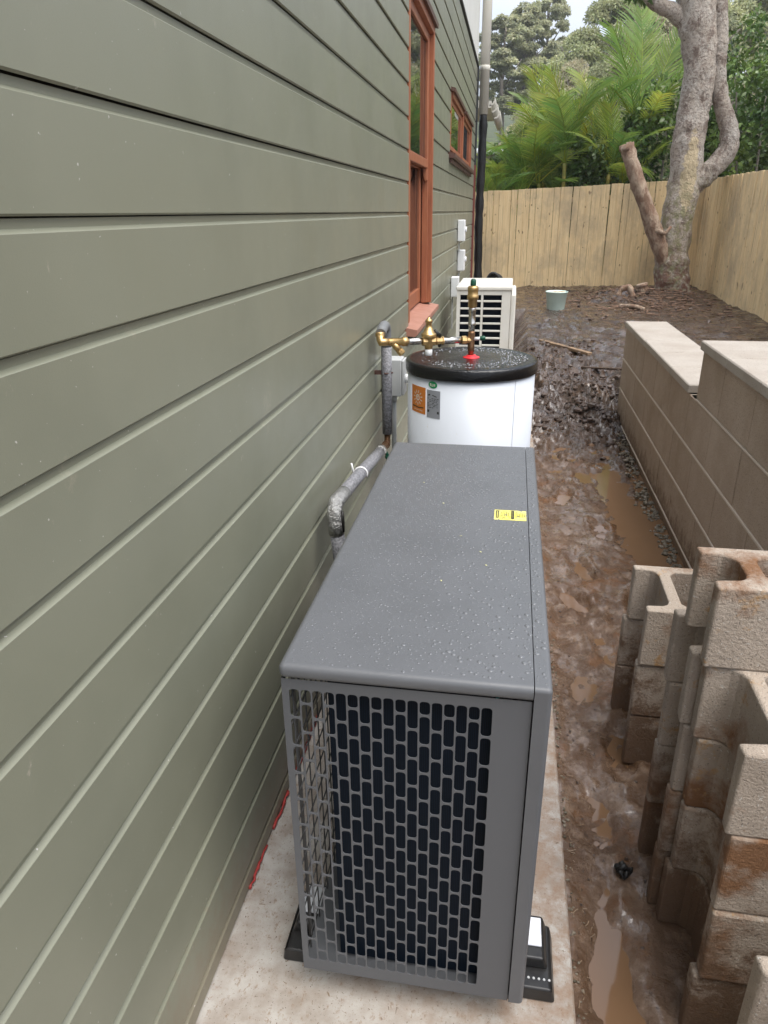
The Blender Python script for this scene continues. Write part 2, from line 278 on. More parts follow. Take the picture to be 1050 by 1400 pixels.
def ex_bark(N, L, src, cur, p):
    b = (.43, .36, .295)
    cur = node_spots(N, L, src, None, b, 5, .40, .62, (.52, .47, .41), (1, 1, .6), 6, .7)
    cur = node_spots(N, L, src, cur, b, 24, .52, .62, (.10, .075, .06), (1, 1, 1.6), 8, .85)
    cur = node_spots(N, L, src, cur, b, 6.5, .50, .60, (.20, .15, .12), (1, 1, .8), 8, .78, (2, 5, 1))
    sx = N.new('ShaderNodeSeparateXYZ'); L.new(src, sx.inputs[0])
    # lens shaped patch where the bark has come away, on the side facing the path
    def mth(op, a, b_=None, c_=None):
        q = N.new('ShaderNodeMath'); q.operation = op
        for i, v in enumerate((a, b_, c_)):
            if v is None: continue
            if isinstance(v, (int, float)): q.inputs[i].default_value = v
            else: L.new(v, q.inputs[i])
        return q.outputs[0]
    ex = mth('POWER', mth('ABSOLUTE', mth('MULTIPLY', mth('ADD', sx.outputs[0], -2.965), 1 / .105)), 2.)
    ez = mth('POWER', mth('ABSOLUTE', mth('MULTIPLY', mth('ADD', sx.outputs[2], -2.03), 1 / .52)), 2.)
    nn = N.new('ShaderNodeTexNoise'); nn.inputs['Scale'].default_value = 13; nn.inputs['Detail'].default_value = 6; nn.inputs['Roughness'].default_value = .7; L.new(src, nn.inputs[0])
    e = mth('ADD', mth('ADD', ex, ez), mth('MULTIPLY_ADD', nn.outputs['Fac'], 2.6, -1.3))
    fr = N.new('ShaderNodeMapRange'); fr.inputs[1].default_value = 1.05; fr.inputs[2].default_value = .75; L.new(e, fr.inputs[0])
    fy = mth('MULTIPLY', fr.outputs[0], mth('LESS_THAN', sx.outputs[1], 11.93))
    xs_ = N.new('ShaderNodeMix'); xs_.data_type = 'RGBA'; L.new(fy, xs_.inputs[0]); L.new(cur, xs_.inputs[6]); xs_.inputs[7].default_value = (.52, .42, .27, 1); cur = xs_.outputs[2]
    # lichen greens on the lower trunk, red-brown flaking bark at the foot
    n = N.new('ShaderNodeTexNoise'); n.inputs['Scale'].default_value = 9; n.inputs['Detail'].default_value = 7; n.inputs['Roughness'].default_value = .7; L.new(src, n.inputs[0])
    r = N.new('ShaderNodeMapRange'); r.inputs[1].default_value = 2.2; r.inputs[2].default_value = 1.5; L.new(sx.outputs[2], r.inputs[0])
    r2 = N.new('ShaderNodeMapRange'); r2.inputs[1].default_value = .45; r2.inputs[2].default_value = .58; L.new(n.outputs['Fac'], r2.inputs[0])
    x = N.new('ShaderNodeMix'); x.data_type = 'RGBA'; L.new(mul(N, L, r.outputs[0], r2.outputs[0]), x.inputs[0]); L.new(cur, x.inputs[6]); x.inputs[7].default_value = (.25, .235, .13, 1)
    r3 = N.new('ShaderNodeMapRange'); r3.inputs[1].default_value = 1.15; r3.inputs[2].default_value = .55; L.new(sx.outputs[2], r3.inputs[0])
    n2 = N.new('ShaderNodeTexNoise'); n2.inputs['Scale'].default_value = 14; n2.inputs['Detail'].default_value = 6; L.new(src, n2.inputs[0])
    r4 = N.new('ShaderNodeMapRange'); r4.inputs[1].default_value = .4; r4.inputs[2].default_value = .55; L.new(n2.outputs['Fac'], r4.inputs[0])
    y = N.new('ShaderNodeMix'); y.data_type = 'RGBA'; L.new(mul(N, L, r3.outputs[0], r4.outputs[0]), y.inputs[0]); L.new(x.outputs[2], y.inputs[6]); y.inputs[7].default_value = (.19, .10, .07, 1)
    return y.outputs[2]
M['bark'] = mat('mottled_bark', (.25, .2, .16), .85, bump=1., bscale=26, bdist=.05, stretch=(1, 1, .7), extra=ex_bark)
M['stubbark'] = mat('peeling_bark', (.22, .135, .09), .85, var=(.42, .32, .235), vscale=6, vlo=.42, vhi=.62, stretch=(2, 2, 1.1), bump=.9, bscale=24, bdist=.03)
M['scar'] = mat('bare_wood_scar', (.47, .37, .24), .8, var=(.27, .215, .165), vscale=11, vlo=.45, vhi=.60, vdetail=7, stretch=(2, 2, .6), bump=.6, bscale=40)

def leafmat(name, col, var, rough=.45, rand=.12, trans=.3, vscale=1.2):
    m = mat(name, col, rough, var=var, vscale=vscale, vdetail=5, rand=rand, attr='tint', vlo=.38, vhi=.62)
    t = m.node_tree; N = t.nodes; L = t.links; p = N['Principled BSDF']
    out = [n for n in N if n.type == 'OUTPUT_MATERIAL'][0]
    tr = N.new('ShaderNodeBsdfTranslucent'); ms = N.new('ShaderNodeMixShader'); ms.inputs[0].default_value = trans
    lk = p.inputs['Base Color'].links[0].from_socket
    L.new(lk, tr.inputs[0]); L.new(p.outputs[0], ms.inputs[1]); L.new(tr.outputs[0], ms.inputs[2]); L.new(ms.outputs[0], out.inputs[0])
    return m
M['palm'] = leafmat('palm_leaf', (.20, .325, .06), (.32, .38, .07), .40, .18, .45)
M['palmdk'] = leafmat('palm_leaf_dark', (.145, .275, .07), (.21, .32, .075), .40, .18, .45)
M['gum'] = leafmat('gum_leaf', (.26, .29, .145), (.36, .375, .20), .5, .14, .35, .5)
M['gumpale'] = leafmat('gum_leaf_pale', (.33, .32, .18), (.45, .42, .27), .5, .1, .35, .5)
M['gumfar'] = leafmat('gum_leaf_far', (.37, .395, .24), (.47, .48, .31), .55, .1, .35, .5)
M['hedge'] = leafmat('dark_glossy_leaf', (.065, .125, .035), (.14, .21, .05), .33, .2, .3)
M['cane'] = mat('golden_cane', (.38, .30, .07), .5, var=(.22, .24, .06), vscale=6, stretch=(1, 1, 2))
M['stalk'] = mat('frond_stalk', (.26, .26, .06), .5)
M['gumtrunk'] = mat('gum_trunk', (.30, .27, .23), .8, var=(.16, .13, .11), vscale=4, stretch=(1, 1, .3))
M['undergrowth'] = mat('undergrowth', (.035, .05, .02), .9, var=(.06, .07, .03), vscale=1.5)
M['neighbour'] = mat('pale_roof_steel', (.42, .43, .43), .5)

# ---------------------------------------------------------------- mesh builder
class MB:
    def __init__(s): s.v = []; s.f = []; s.sm = []; s.c = []
    def add(s, vs, fs, smooth=False, tint=None):
        b = len(s.v); s.v += [tuple(v) for v in vs]
        for f in fs:
            s.f.append(tuple(b + i for i in f)); s.sm.append(smooth); s.c.append(tint)
    def box(s, x0, y0, z0, x1, y1, z1, b=0., mtx=None):
        if b <= 0:
            vs = [(x, y, z) for z in (z0, z1) for y in (y0, y1) for x in (x0, x1)]
            fs = [(0, 2, 3, 1), (4, 5, 7, 6), (0, 1, 5, 4), (2, 6, 7, 3), (0, 4, 6, 2), (1, 3, 7, 5)]
        else:
            vs = []; idx = {}
            for i, x in enumerate((x0, x1)):
                for j, y in enumerate((y0, y1)):
                    for k, z in enumerate((z0, z1)):
                        sx, sy, sz = (b if i == 0 else -b), (b if j == 0 else -b), (b if k == 0 else -b)
                        idx[i, j, k, 0] = len(vs); vs.append((x, y + sy, z + sz))
                        idx[i, j, k, 1] = len(vs); vs.append((x + sx, y, z + sz))
                        idx[i, j, k, 2] = len(vs); vs.append((x + sx, y + sy, z))
            fs = []
            for i in (0, 1):
                q = [idx[i, 0, 0, 0], idx[i, 1, 0, 0], idx[i, 1, 1, 0], idx[i, 0, 1, 0]]; fs.append(q if i else q[::-1])
                q = [idx[0, i, 0, 1], idx[1, i, 0, 1], idx[1, i, 1, 1], idx[0, i, 1, 1]]; fs.append(q[::-1] if i else q)
                q = [idx[0, 0, i, 2], idx[1, 0, i, 2], idx[1, 1, i, 2], idx[0, 1, i, 2]]; fs.append(q if i else q[::-1])
            for i in (0, 1):
                for j in (0, 1):
                    q = [idx[i, j, 0, 0], idx[i, j, 0, 1], idx[i, j, 1, 1], idx[i, j, 1, 0]]; fs.append(q if i != j else q[::-1])
                    q = [idx[i, 0, j, 0], idx[i, 0, j, 2], idx[i, 1, j, 2], idx[i, 1, j, 0]]; fs.append(q if i == j else q[::-1])
                    q = [idx[0, i, j, 1], idx[0, i, j, 2], idx[1, i, j, 2], idx[1, i, j, 1]]; fs.append(q if i != j else q[::-1])
            for i in (0, 1):
                for j in (0, 1):
                    for k in (0, 1):
                        q = [idx[i, j, k, 0], idx[i, j, k, 1], idx[i, j, k, 2]]; fs.append(q if (i + j + k) % 2 else q[::-1])
        if mtx is not None: vs = [mtx @ Vector(v) for v in vs]
        s.add(vs, fs); return s
    def tube(s, pts, rad, seg=10, cap=True, smooth=True, jit=0., seed=0, flat=1.):
        pts = [Vector(p) for p in pts]
        if not isinstance(rad, (list, tuple)): rad = [rad] * len(pts)
        vs = []; fs = []; n = len(pts); prev = None
        for i, p in enumerate(pts):
            d = (pts[min(i + 1, n - 1)] - pts[max(i - 1, 0)]).normalized()
            if prev is None:
                a = Vector((0, 0, 1)) if abs(d.z) < .9 else Vector((1, 0, 0)); u = d.cross(a).normalized()
            else: u = (prev - d * prev.dot(d)).normalized()
            w = d.cross(u); prev = u
            for k in range(seg):
                t = 2 * pi * k / seg; rr = rad[i]
                o = u * cos(t) + w * sin(t) * flat
                if jit: rr *= 1 + jit * noise.noise((p + o * rad[i]) * (1.1 / max(.05, rad[i])) + Vector((seed * 7.3, 0, 0)))
                vs.append(p + o * rr)
        for i in range(n - 1):
            for k in range(seg):
                k2 = (k + 1) % seg; fs.append((i * seg + k, i * seg + k2, (i + 1) * seg + k2, (i + 1) * seg + k))
        s.add(vs, fs, smooth)
        if cap:
            b = len(s.v) - len(vs)
            s.f.append(tuple(b + k for k in range(seg))[::-1]); s.sm.append(False); s.c.append(None)
            s.f.append(tuple(b + (n - 1) * seg + k for k in range(seg))); s.sm.append(False); s.c.append(None)
        return s
    def lathe(s, prof, o=(0, 0, 0), axis=(0, 0, 1), seg=24, smooth=True):
        """prof: (radius, height) from bottom to top along axis from o."""
        a = Vector(axis).normalized(); t = Vector((1, 0, 0)) if abs(a.x) < .9 else Vector((0, 1, 0)); u = a.cross(t).normalized(); w = a.cross(u); o = Vector(o)
        vs = []; fs = []
        for r, h in prof:
            for k in range(seg):
                q = 2 * pi * k / seg; vs.append(o + a * h + (u * cos(q) + w * sin(q)) * r)
        for i in range(len(prof) - 1):
            for k in range(seg):
                k2 = (k + 1) % seg; fs.append((i * seg + k, i * seg + k2, (i + 1) * seg + k2, (i + 1) * seg + k))
        s.add(vs, fs, smooth); b = len(s.v) - len(vs)
        s.f.append(tuple(b + k for k in range(seg))[::-1]); s.sm.append(False); s.c.append(None)
        s.f.append(tuple(b + (len(prof) - 1) * seg + k for k in range(seg))); s.sm.append(False); s.c.append(None)
        return s
    def prism(s, poly, f0, f1, smooth=False):
        """poly points -> 3D through f0 and f1 (start and end caps)."""
        n = len(poly); vs = [f0(*p) for p in poly] + [f1(*p) for p in poly]
        fs = [(i, (i + 1) % n, n + (i + 1) % n, n + i) for i in range(n)]
        s.add(vs, fs, smooth); b = len(s.v) - 2 * n
        s.f.append(tuple(b + i for i in range(n))[::-1]); s.sm.append(False); s.c.append(None)
        s.f.append(tuple(b + n + i for i in range(n))); s.sm.append(False); s.c.append(None)
        return s
    def mesh(s, name, m=None):
        me = bpy.data.meshes.new(name); me.from_pydata([tuple(v) for v in s.v], [], s.f)
        me.polygons.foreach_set('use_smooth', s.sm)
        if any(c is not None for c in s.c):
            at = me.color_attributes.new('tint', 'FLOAT_COLOR', 'CORNER'); buf = []
            for f, c in zip(s.f, s.c):
                c = c or (1, 1, 1); buf += [c[0], c[1], c[2], 1.] * len(f)
            at.data.foreach_set('color', buf)
        if m: me.materials.append(m)
        me.update(); return me
    def build(s, name, m, parent=None, loc=None, fix=True):
        me = s.mesh(name, m)
        if fix:
            bm = bmesh.new(); bm.from_mesh(me); bmesh.ops.recalc_face_normals(bm, faces=bm.faces); bm.to_mesh(me); bm.free()
        return link(name, me, parent, loc)

def link(name, me, parent=None, loc=None):
    o = bpy.data.objects.new(name, me); COL.objects.link(o)
    if loc is not None: o.location = loc
    if parent is not None: o.parent = parent
    return o
def tag(o, label=None, cat=None, group=None, kind=None):
    for k, v in (('label', label), ('category', cat), ('group', group), ('kind', kind)):
        if v: o[k] = v
    return o
def thing(name, label, cat, loc=(0, 0, 0), group=None):
    o = bpy.data.objects.new(name, None); o.empty_display_size = .1; COL.objects.link(o); o.location = loc
    return tag(o, label, cat, group)
def rbox(name, x0, y0, z0, x1, y1, z1, r, seg, m, parent=None, keep=None):
    """Box with rounded edges and clean flat faces."""
    bm = bmesh.new(); bmesh.ops.create_cube(bm, size=1)
    for v in bm.verts: v.co = Vector(((x0 + x1) / 2 + v.co.x * (x1 - x0), (y0 + y1) / 2 + v.co.y * (y1 - y0), (z0 + z1) / 2 + v.co.z * (z1 - z0)))
    ed = [e for e in bm.edges if keep is None or not all(abs(v.co.x - keep) < 1e-5 for v in e.verts)]
    bmesh.ops.bevel(bm, geom=ed, offset=r, segments=seg, profile=.5, affect='EDGES')
    for f in bm.faces: f.smooth = True
    me = bpy.data.meshes.new(name); bm.to_mesh(me); bm.free(); me.materials.append(m)
    o = link(name, me, parent); w = o.modifiers.new('wn', 'WEIGHTED_NORMAL'); w.weight = 100
    return o
def rsweep(name, xr, xf, y0, y1, z0, z1, r, m, parent, seg=5):
    """Sheet metal cover: rounded all round, round end at xr, straight cut at xf (the seam)."""
    sg = 1 if xf > xr else -1; secs = [(xr + sg * r * (1 - cos(pi / 2 * i / seg)), r * (1 - sin(pi / 2 * i / seg))) for i in range(seg + 1)] + [(xf, 0.)]
    mb = MB(); n = 4 * (seg + 1)
    for x, ins in secs:
        rr_ = r - ins * .999
        for cy, cz, a0 in ((y1 - r, z1 - r, 0), (y0 + r, z1 - r, 90), (y0 + r, z0 + r, 180), (y1 - r, z0 + r, 270)):
            for k in range(seg + 1): t = radians(a0 + 90 * k / seg); mb.v.append((x, cy + rr_ * cos(t), cz + rr_ * sin(t)))
    for i in range(len(secs) - 1):
        for k in range(n): mb.f.append((i * n + k, i * n + (k + 1) % n, (i + 1) * n + (k + 1) % n, (i + 1) * n + k)); mb.sm.append(True); mb.c.append(None)
    for i in (0, len(secs) - 1): mb.add([mb.v[i * n + k] for k in range(n)], [tuple(range(n))])
    o = mb.build(name, m, parent); w = o.modifiers.new('wn', 'WEIGHTED_NORMAL'); w.weight = 100
    return o
def copy_tree(o, parent=None):
    c = o.copy(); COL.objects.link(c); c.parent = parent
    for ch in [x for x in KIDS.get(o.name, [])]: copy_tree(ch, c)
    return c
KIDS = {}
def fbm(x, y, z=0., o=4):
    return noise.fractal(Vector((x, y, z)), .6, 2.1, o, noise_basis='PERLIN_ORIGINAL')
def sstep(a, b, x):
    t = min(1, max(0, (x - a) / (b - a))); return t * t * (3 - 2 * t)

# ================================================================ GROUND
FEET = [(1.02, 2.55, .15), (1.2, 2.95, -.2), (.98, 3.25, .3), (1.12, 3.75, .05), (.95, 4.2, -.25), (1.1, 4.6, .2), (1.0, 1.95, -.1), (1.3, 2.35, .35), (.93, 2.9, .5), (1.05, 5.0, -.1), (1.25, 7.2, .3), (1.0, 7.7, 0), (1.6, 8.4, .6), (1.3, 9.0, .2), (1.0, 9.3, -.2)]
def ground_h(x, y):
    ramp = -.055 + .385 * sstep(5.6, 10.2, y) + .0 * y
    h = ramp
    back = sstep(1.52, 1.66, x) * (1 - sstep(5.95, 7.6, y))           # retained soil behind the wall
    h = h * (1 - back) + back * (.40 + .10 * sstep(1.6, 4, x))
    zone = sstep(4.4, 5.6, y) * (1 - sstep(7.4, 8.8, y))
    amp = .010 + .028 * sstep(3.9, 5.2, y) * (1 - .55 * sstep(7.5, 9.5, y))
    h += zone * .034 * (1 - 2.4 * abs(fbm(x * 6.5, y * 6.5, 4.4, 5)))          # churned lumps and ridges
    n = fbm(x * 5, y * 4.2, 1.7, 6); h += amp * n
    h += .012 * fbm(x * 22, y * 19, 5., 5)
    h += .10 * math.exp(-((x - 1.32) / .22) ** 2 - ((y - 6.35) / .5) ** 2) * (1 + .6 * n)   # heap of churned soil at the wall end
    h += .05 * math.exp(-((x - .95) / .35) ** 2 - ((y - 6.8) / .35) ** 2) * (1 + .9 * n)
    h += .11 * math.exp(-((x - 2.85) / .75) ** 2 - ((y - 11.9) / .8) ** 2) + .07 * math.exp(-((x - 2.2) / .5) ** 2 - ((y - 11.4) / .45) ** 2) * (1 + n)
    h += .05 * sstep(12.2, 12.9, y) * sstep(.3, 1., x)
    # boot prints pressed into the path
    for fx, fy, fa in FEET:
        u, v = x - fx, y - fy
        if abs(u) < .2 and abs(v) < .2:
            c_, s_ = cos(fa), sin(fa); p, q = c_ * u + s_ * v, -s_ * u + c_ * v
            e = (p / .048) ** 2 + (q / .135) ** 2; h += -.022 * math.exp(-e ** 2) + .010 * math.exp(-((e - 1.9) / .8) ** 2)
    # hollows where water lies
    def hol(cx, cy, rx, ry, d, a=0.):
        u, v = x - cx, y - cy; c_, s_ = cos(a), sin(a); p, q = (c_ * u + s_ * v) / rx, (-s_ * u + c_ * v) / ry
        return d * math.exp(-(p * p + q * q) ** 1.5)
    if y < 7 and x < 1.5:
        k = 1 + .35 * fbm(x * 7, y * 5, 9., 3)
        h -= k * (hol(.885, 1.13, .05, .26, .034) + hol(.90, 1.66, .05, .12, .02) + hol(1.34, 3.75, .14, .75, .036, .10) + hol(1.22, 4.85, .11, .55, .03, .12)
                  + hol(1.0, 6.02, .19, .16, .035) + hol(.91, 2.3, .05, .1, .018))
        h -= .05 * sstep(1.36, 1.49, x) * (1 - sstep(5.2, 5.8, y)) * .6
        h += .016 * math.exp(-((x - .79) / .03) ** 2)                   # mud smeared level with the slab edge
    return h
def grid(xs, ys, f):
    mb = MB(); nx = len(xs)
    mb.v = [(x, y, f(x, y)) for y in ys for x in xs]
    for j in range(len(ys) - 1):
        for i in range(nx - 1):
            mb.f.append((j * nx + i, j * nx + i + 1, (j + 1) * nx + i + 1, (j + 1) * nx + i)); mb.sm.append(True); mb.c.append(None)
    return mb
def steps(*segs):
    out = []
    for a, b, d in segs:
        n = max(1, round((b - a) / d)); out += [a + (b - a) * i / n for i in range(n)]
    return out + [segs[-1][1]]
xs = steps((-60, -2, 9), (-2, .77, .3), (.77, 1.52, .013), (1.52, 2.2, .035), (2.2, 5, .08), (5, 8, .5), (8, 90, 9))
ys = steps((-40, -2, 6), (-2, .3, .15), (.3, 3, .016), (3, 7, .02), (7, 13.2, .04), (13.2, 16, .25), (16, 24, 2))
def gh2(x, y):
    if y > 13.6: return .33
    if x < -.05: return -.12
    if x < .77: return -.12 if y < 10.2 else ground_h(x, y)
    if y < -1 or x > 6: return ground_h(x, max(y, -1))
    return ground_h(x, y)
g = grid(xs, ys, gh2).build('ground', M['mud'], fix=False); tag(g, kind='structure', label='wet churned brown mud of the side yard')
def hill_h(x, y):
    return .33 + 13.5 * sstep(24, 120, y) * 1.0 + .6 * fbm(x * .08, y * .08, 2, 3) * sstep(24, 40, y) + max(0, x - 4) * .02 * sstep(24, 60, y)
hs = grid(steps((-120, 200, 8)), steps((24, 160, 5)) + [260, 600, 2000], hill_h).build('hillside', M['undergrowth'], fix=False); tag(hs, kind='structure', label='wooded slope beyond the fence')
mb = MB(); mb.add([(.79, .2, -.0715), (1.49, .2, -.0715), (1.49, 6.7, -.0715), (.79, 6.7, -.0715)], [(0, 1, 2, 3)])
tag(mb.build('puddle', M['water']), kind='structure', label='muddy brown puddles lying in the hollows of the path')
mb = MB(); mb.box(-.02, -2, -.14, .785, 10.2, 0, .004)
tag(mb.build('concrete_slab', M['slab']), kind='structure', label='pale stained concrete strip along the house wall')

# ================================================================ HOUSE
house = thing('house', 'olive weatherboard house wall with terracotta timber windows', 'house', (0, 0, 0))
PROF = [(-.018, .004), (-.004, .0), (0, .003), (0, .1310), (-.0012, .1321), (-.0085, .1366), (-.0085, .1478), (-.018, .1488)]
W1 = (4.10, 5.16, .97, 2.62); W2 = [(6.58, 7.90, 2.02, 2.47), (8.06, 9.28, 2.02, 2.47)]
Y0, Y1 = -2.2, 10.30
for k in range(-1, 21):
    zb = .07 + .15 * k
    segs = [(Y0, Y1)]
    for a, b, z0, z1 in [W1] + W2:
        if zb + .01 >= z0 - .001 and zb + .14 <= z1 + .001:
            segs = [q for s_, e_ in segs for q in ((s_, a), (b, e_))] if True else segs
            segs = sorted({(s_, e_) for s_, e_ in segs if e_ - s_ > .05})
    # keep only spans that do not cross an opening
    cuts = [(a, b) for a, b, z0, z1 in [W1] + W2 if zb + .01 >= z0 - .001 and zb + .14 <= z1 + .001]
    spans = []; y = Y0
    for a, b in sorted(cuts): spans.append((y, a)); y = b
    spans.append((y, Y1))
    for a, b in spans:
        m_ = MB(); pr = [(px, max(pz, .012 - zb) if k < 0 else pz) for px, pz in PROF]
        wob = R_.uniform(-.0006, .0006)
        m_.prism(pr, lambda x, z, a=a, w=wob: (x + w, a, zb + z), lambda x, z, b=b, w=wob: (x + w, b, zb + z))
        m_.build('weatherboard', M['wall'], house)
mb = MB()                                                                # wall behind the boards, gap shade painted in black; holes for windows
def wall_fill(mb, x0, x1, z0, z1, holes):
    zs = sorted({z0, z1} | {h for q in holes for h in (q[2], q[3])})
    for za, zb_ in zip(zs, zs[1:]):
        y = Y0
        for a, b, h0, h1 in sorted(holes):
            if h0 <= za + 1e-6 and h1 >= zb_ - 1e-6: mb.box(x0, y, za, x1, a, zb_); y = b
        mb.box(x0, y, za, x1, Y1 - .01, zb_)
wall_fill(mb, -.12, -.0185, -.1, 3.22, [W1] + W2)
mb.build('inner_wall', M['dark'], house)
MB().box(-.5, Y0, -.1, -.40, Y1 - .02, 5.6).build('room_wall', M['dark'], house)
mb = MB(); mb.box(-.36, Y0, 3.245, .004, Y1 + .0, 5.6); mb.build('upper_wall', M['white_wall'], house)
mb = MB(); mb.box(-.1, Y0, 3.222, .016, Y1 + .004, 3.244, .002); mb.build('flashing', M['flash'], house)
mb = MB(); mb.box(-6, Y0 - .2, 5.6, .25, Y1 + .3, 5.75, .01); mb.build('roof', M['neighbour'], house)
mb = MB(); mb.box(-6, Y1 - .02, -.1, -.125, Y1 + .0, 5.6); mb.box(-6, Y0, -.1, -.51, Y0 + .02, 5.6); mb.build('end_wall', M['wall'], house)
mb = MB(); mb.box(-.03, Y1 - .06, -.02, .022, Y1 + .03, 2.12, .003); mb.build('corner_trim', M['redtrim'], house)
mb = MB(); mb.box(-.03, Y1 - .055, 2.121, .021, Y1 + .028, 3.22, .003); mb.build('corner_trim', M['flash'], house)
# red sealant bead at the foot of the boards
mb = MB(); y = .5; rr = random.Random(4)
while y < 4.6:
    l = rr.uniform(.02, .16)
    if rr.random() < .72:
        n = max(3, int(l / .012)); pts = [(.001 + .005 * rr.random(), y + l * i / n, .008 + .005 * rr.random()) for i in range(n + 1)]
        mb.tube(pts, [.002 + .003 * rr.random() for _ in pts], 6)
    y += l * rr.uniform(.8, 1.5)
mb.build('sealant_bead', M['redpaint'], house)['kind'] = 'stuff'

def window(y0, y1, z0, z1, hung, sillout=.06):
    fr = MB(); xo = .016
    fr.box(-.12, y0, z0 + .02, .003, y0 + .04, z1, .002); fr.box(-.12, y1 - .045, z0 + .02, xo, y1, z1, .003)
    fr.box(-.12, y0 + .04, z1 - .05, xo - .001, y1 - .045, z1 - .001, .003)
    if hung: fr.box(-.05, y1 - .065, z0 + .02, -.012, y1 - .045, z1 - .05, .002)   # parting bead
    f = fr.build('window', M['terra'], house)
    hd = MB(); hd.prism([(-.02, z1 - .002), (.034, z1 - .012), (.036, z1 + .012), (-.02, z1 + .028)], lambda x, z: (x, y0 - .02, z), lambda x, z: (x, y1 + .02, z)); hd.build('head_flashing', M['brown'], f)
    s = MB(); s.prism([(-.12, z0 - .03), (sillout - .012, z0 - .045), (sillout, z0 - .035), (sillout, z0 - .008), (-.12, z0 + .028)], lambda x, z: (x, y0 - .075, z), lambda x, z: (x, y1 + .075, z)); s.build('sill', M['sill'] if hung else M['brown'], f)
    b = MB(); b.box(.0045, y0 - .05, z0 - .075, sillout - .028, y1 + .05, z0 - .046); b.build('sill_bead', M['brown'] if not hung else M['flash'], f)
    if hung:
        zm = z0 + .86
        def sash(xa, xb, za, zb, rail_top, rail_bot, name):
            q = MB(); a, c = y0 + .041, y1 - .066
            q.box(xa, a, za, xb, a + .05, zb, .003); q.box(xa, c - .055, za, xb, c, zb, .003)
            q.box(xa + .001, a + .05, zb - rail_top, xb - .001, c - .055, zb - .001, .003); q.box(xa + .001, a + .05, za, xb - .001, c - .055, za + rail_bot, .003)
            if name == 'up':
                for yy in (a, c - .055): q.prism([(xb - .002, za - .001), (xb - .002, za - .07), (xb - .012, za - .075), (xb - .022, za - .05), (xb - .028, za - .001)], lambda x, z, yy=yy: (x, yy + .004, z), lambda x, z, yy=yy: (x, yy + .052, z))
            o = q.build('sash', M['terra'], f)
            p = MB(); p.box((xa + xb) / 2 - .003, a + .04, za + rail_bot - .01, (xa + xb) / 2 + .003, c - .045, zb - rail_top + .01); p.build('pane', M['glass'], f)
        sash(-.048, -.012, zm, z1 - .051, .05, .05, 'up'); sash(-.094, -.056, z0 + .03, zm + .045, .05, .09, 'low')
    else:
        q = MB(); a, c = y0 + .041, y1 - .046
        q.box(-.06, a, z0 + .03, -.005, a + .03, z1 - .05, .002); q.box(-.06, c - .05, z0 + .03, -.003, c, z1 - .05, .002)
        q.box(-.059, a + .03, z1 - .085, -.0045, c - .05, z1 - .051, .002); q.box(-.059, a + .03, z0 + .03, -.0045, c - .05, z0 + .065, .002)
        q.build('sash', M['terra'], f)
        p = MB(); p.box(-.016, a + .02, z0 + .055, -.010, c - .04, z1 - .075); p.build('pane', M['glass'], f)
window(*W1, True)
for w in W2: window(*w, False, .05)
# downpipe at the corner: cream above, wrapped in black below
mb = MB(); mb.tube([(.088, 10.36, 2.70), (.088, 10.36, 5.5)], .058, 20); mb.lathe([(.060, 0), (.064, .004), (.064, .05), (.060, .055)], (.088, 10.36, 3.18), seg=20)
dp = mb.build('downpipe', M['pvc'], house)
mb = MB(); pts = [(.082 + .006 * sin(z * 3.1) + .012 * (2.7 - z) / 2.4, 10.36, z) for z in [.1 + .08 * i for i in range(34)]]
mb.tube(pts, [.054 + .004 * sin(i * 1.7) + .003 * sin(i * 4.1) for i in range(34)], 16, jit=.12)
mb.build('pipe_wrap', M['blackwrap'], dp)
# verandah gutter ends at the back of the house
mb = MB()
for i, (dx, dz) in enumerate([(0, 0), (.05, -.075), (.10, -.15)]):
    arc = [(.15 + dx * .7 + .07 * sin(t), 2.93 + dz - .09 * cos(t) + .10) for t in [pi * .5 * j / 6 for j in range(7)]]
    pl = arc + [(x - .012, z + .012) for x, z in arc[::-1]]
    mb.prism([(x, z - .1) for x, z in pl], lambda x, z: (x, 10.75, z), lambda x, z: (x, 12.3, z), True)
mb.prism([(-.2, 2.93), (.17, 2.9), (.17, 2.82), (-.2, 2.82)], lambda x, z: (x, 10.75, z), lambda x, z: (x, 12.3, z))
mb.build('gutter', M['pvc'], house)

# wall boxes of the air conditioner
def wallbox(y, z, label, w=.13, h=.20):
    t = thing('isolator_box', label, 'switch box', (0, y, z), 'white electrical boxes on the house wall')
    rbox('casing', .003, 0, 0, .075, w, h, .008, 2, M['white'], t)
    MB().lathe([(.026, 0), (.026, .012), (.02, .016)], (.0755, w / 2, h * .55), (1, 0, 0), 16).build('rotary_switch', M['white'], t)
    MB().box(.012, w / 2 - .012, -.30 if z < 1.2 else -.09, .024, w / 2 + .012, -.0005).build('conduit', M['greybox'], t)
    return t
wallbox(7.62, 1.295, 'white electrical isolator box, upper of the two seen clear above the air conditioner')
wallbox(7.70, 1.01, 'white electrical isolator box, lower of the two seen clear above the air conditioner')
wallbox(6.95, .83, 'white electrical box on the wall half hidden behind the air conditioner corner', .12, .18)

# ================================================================ HEAT PUMP
hp = thing('heat_pump', 'dark grey heat pump outdoor unit beaded with rain, nearest the camera', 'heat pump', (.44, 1.6, 0))
HPL = Vector((-.44, -1.6, 0))
def hpart(o): o.location = HPL; return o
X0, X1, XS, YF, YB, ZB, ZT = .208, .669, .6385, .985, 2.283, .078, .8565
hpart(rsweep('top_panel', X0 - .003, XS, YF - .007, YB + .004, ZT - .029, ZT, .012, M['unit'], hp))
hpart(rsweep('service_panel', X1, XS + .0016, YF - .007, YB + .004, ZB, ZT - .0002, .009, M['unit'], hp))
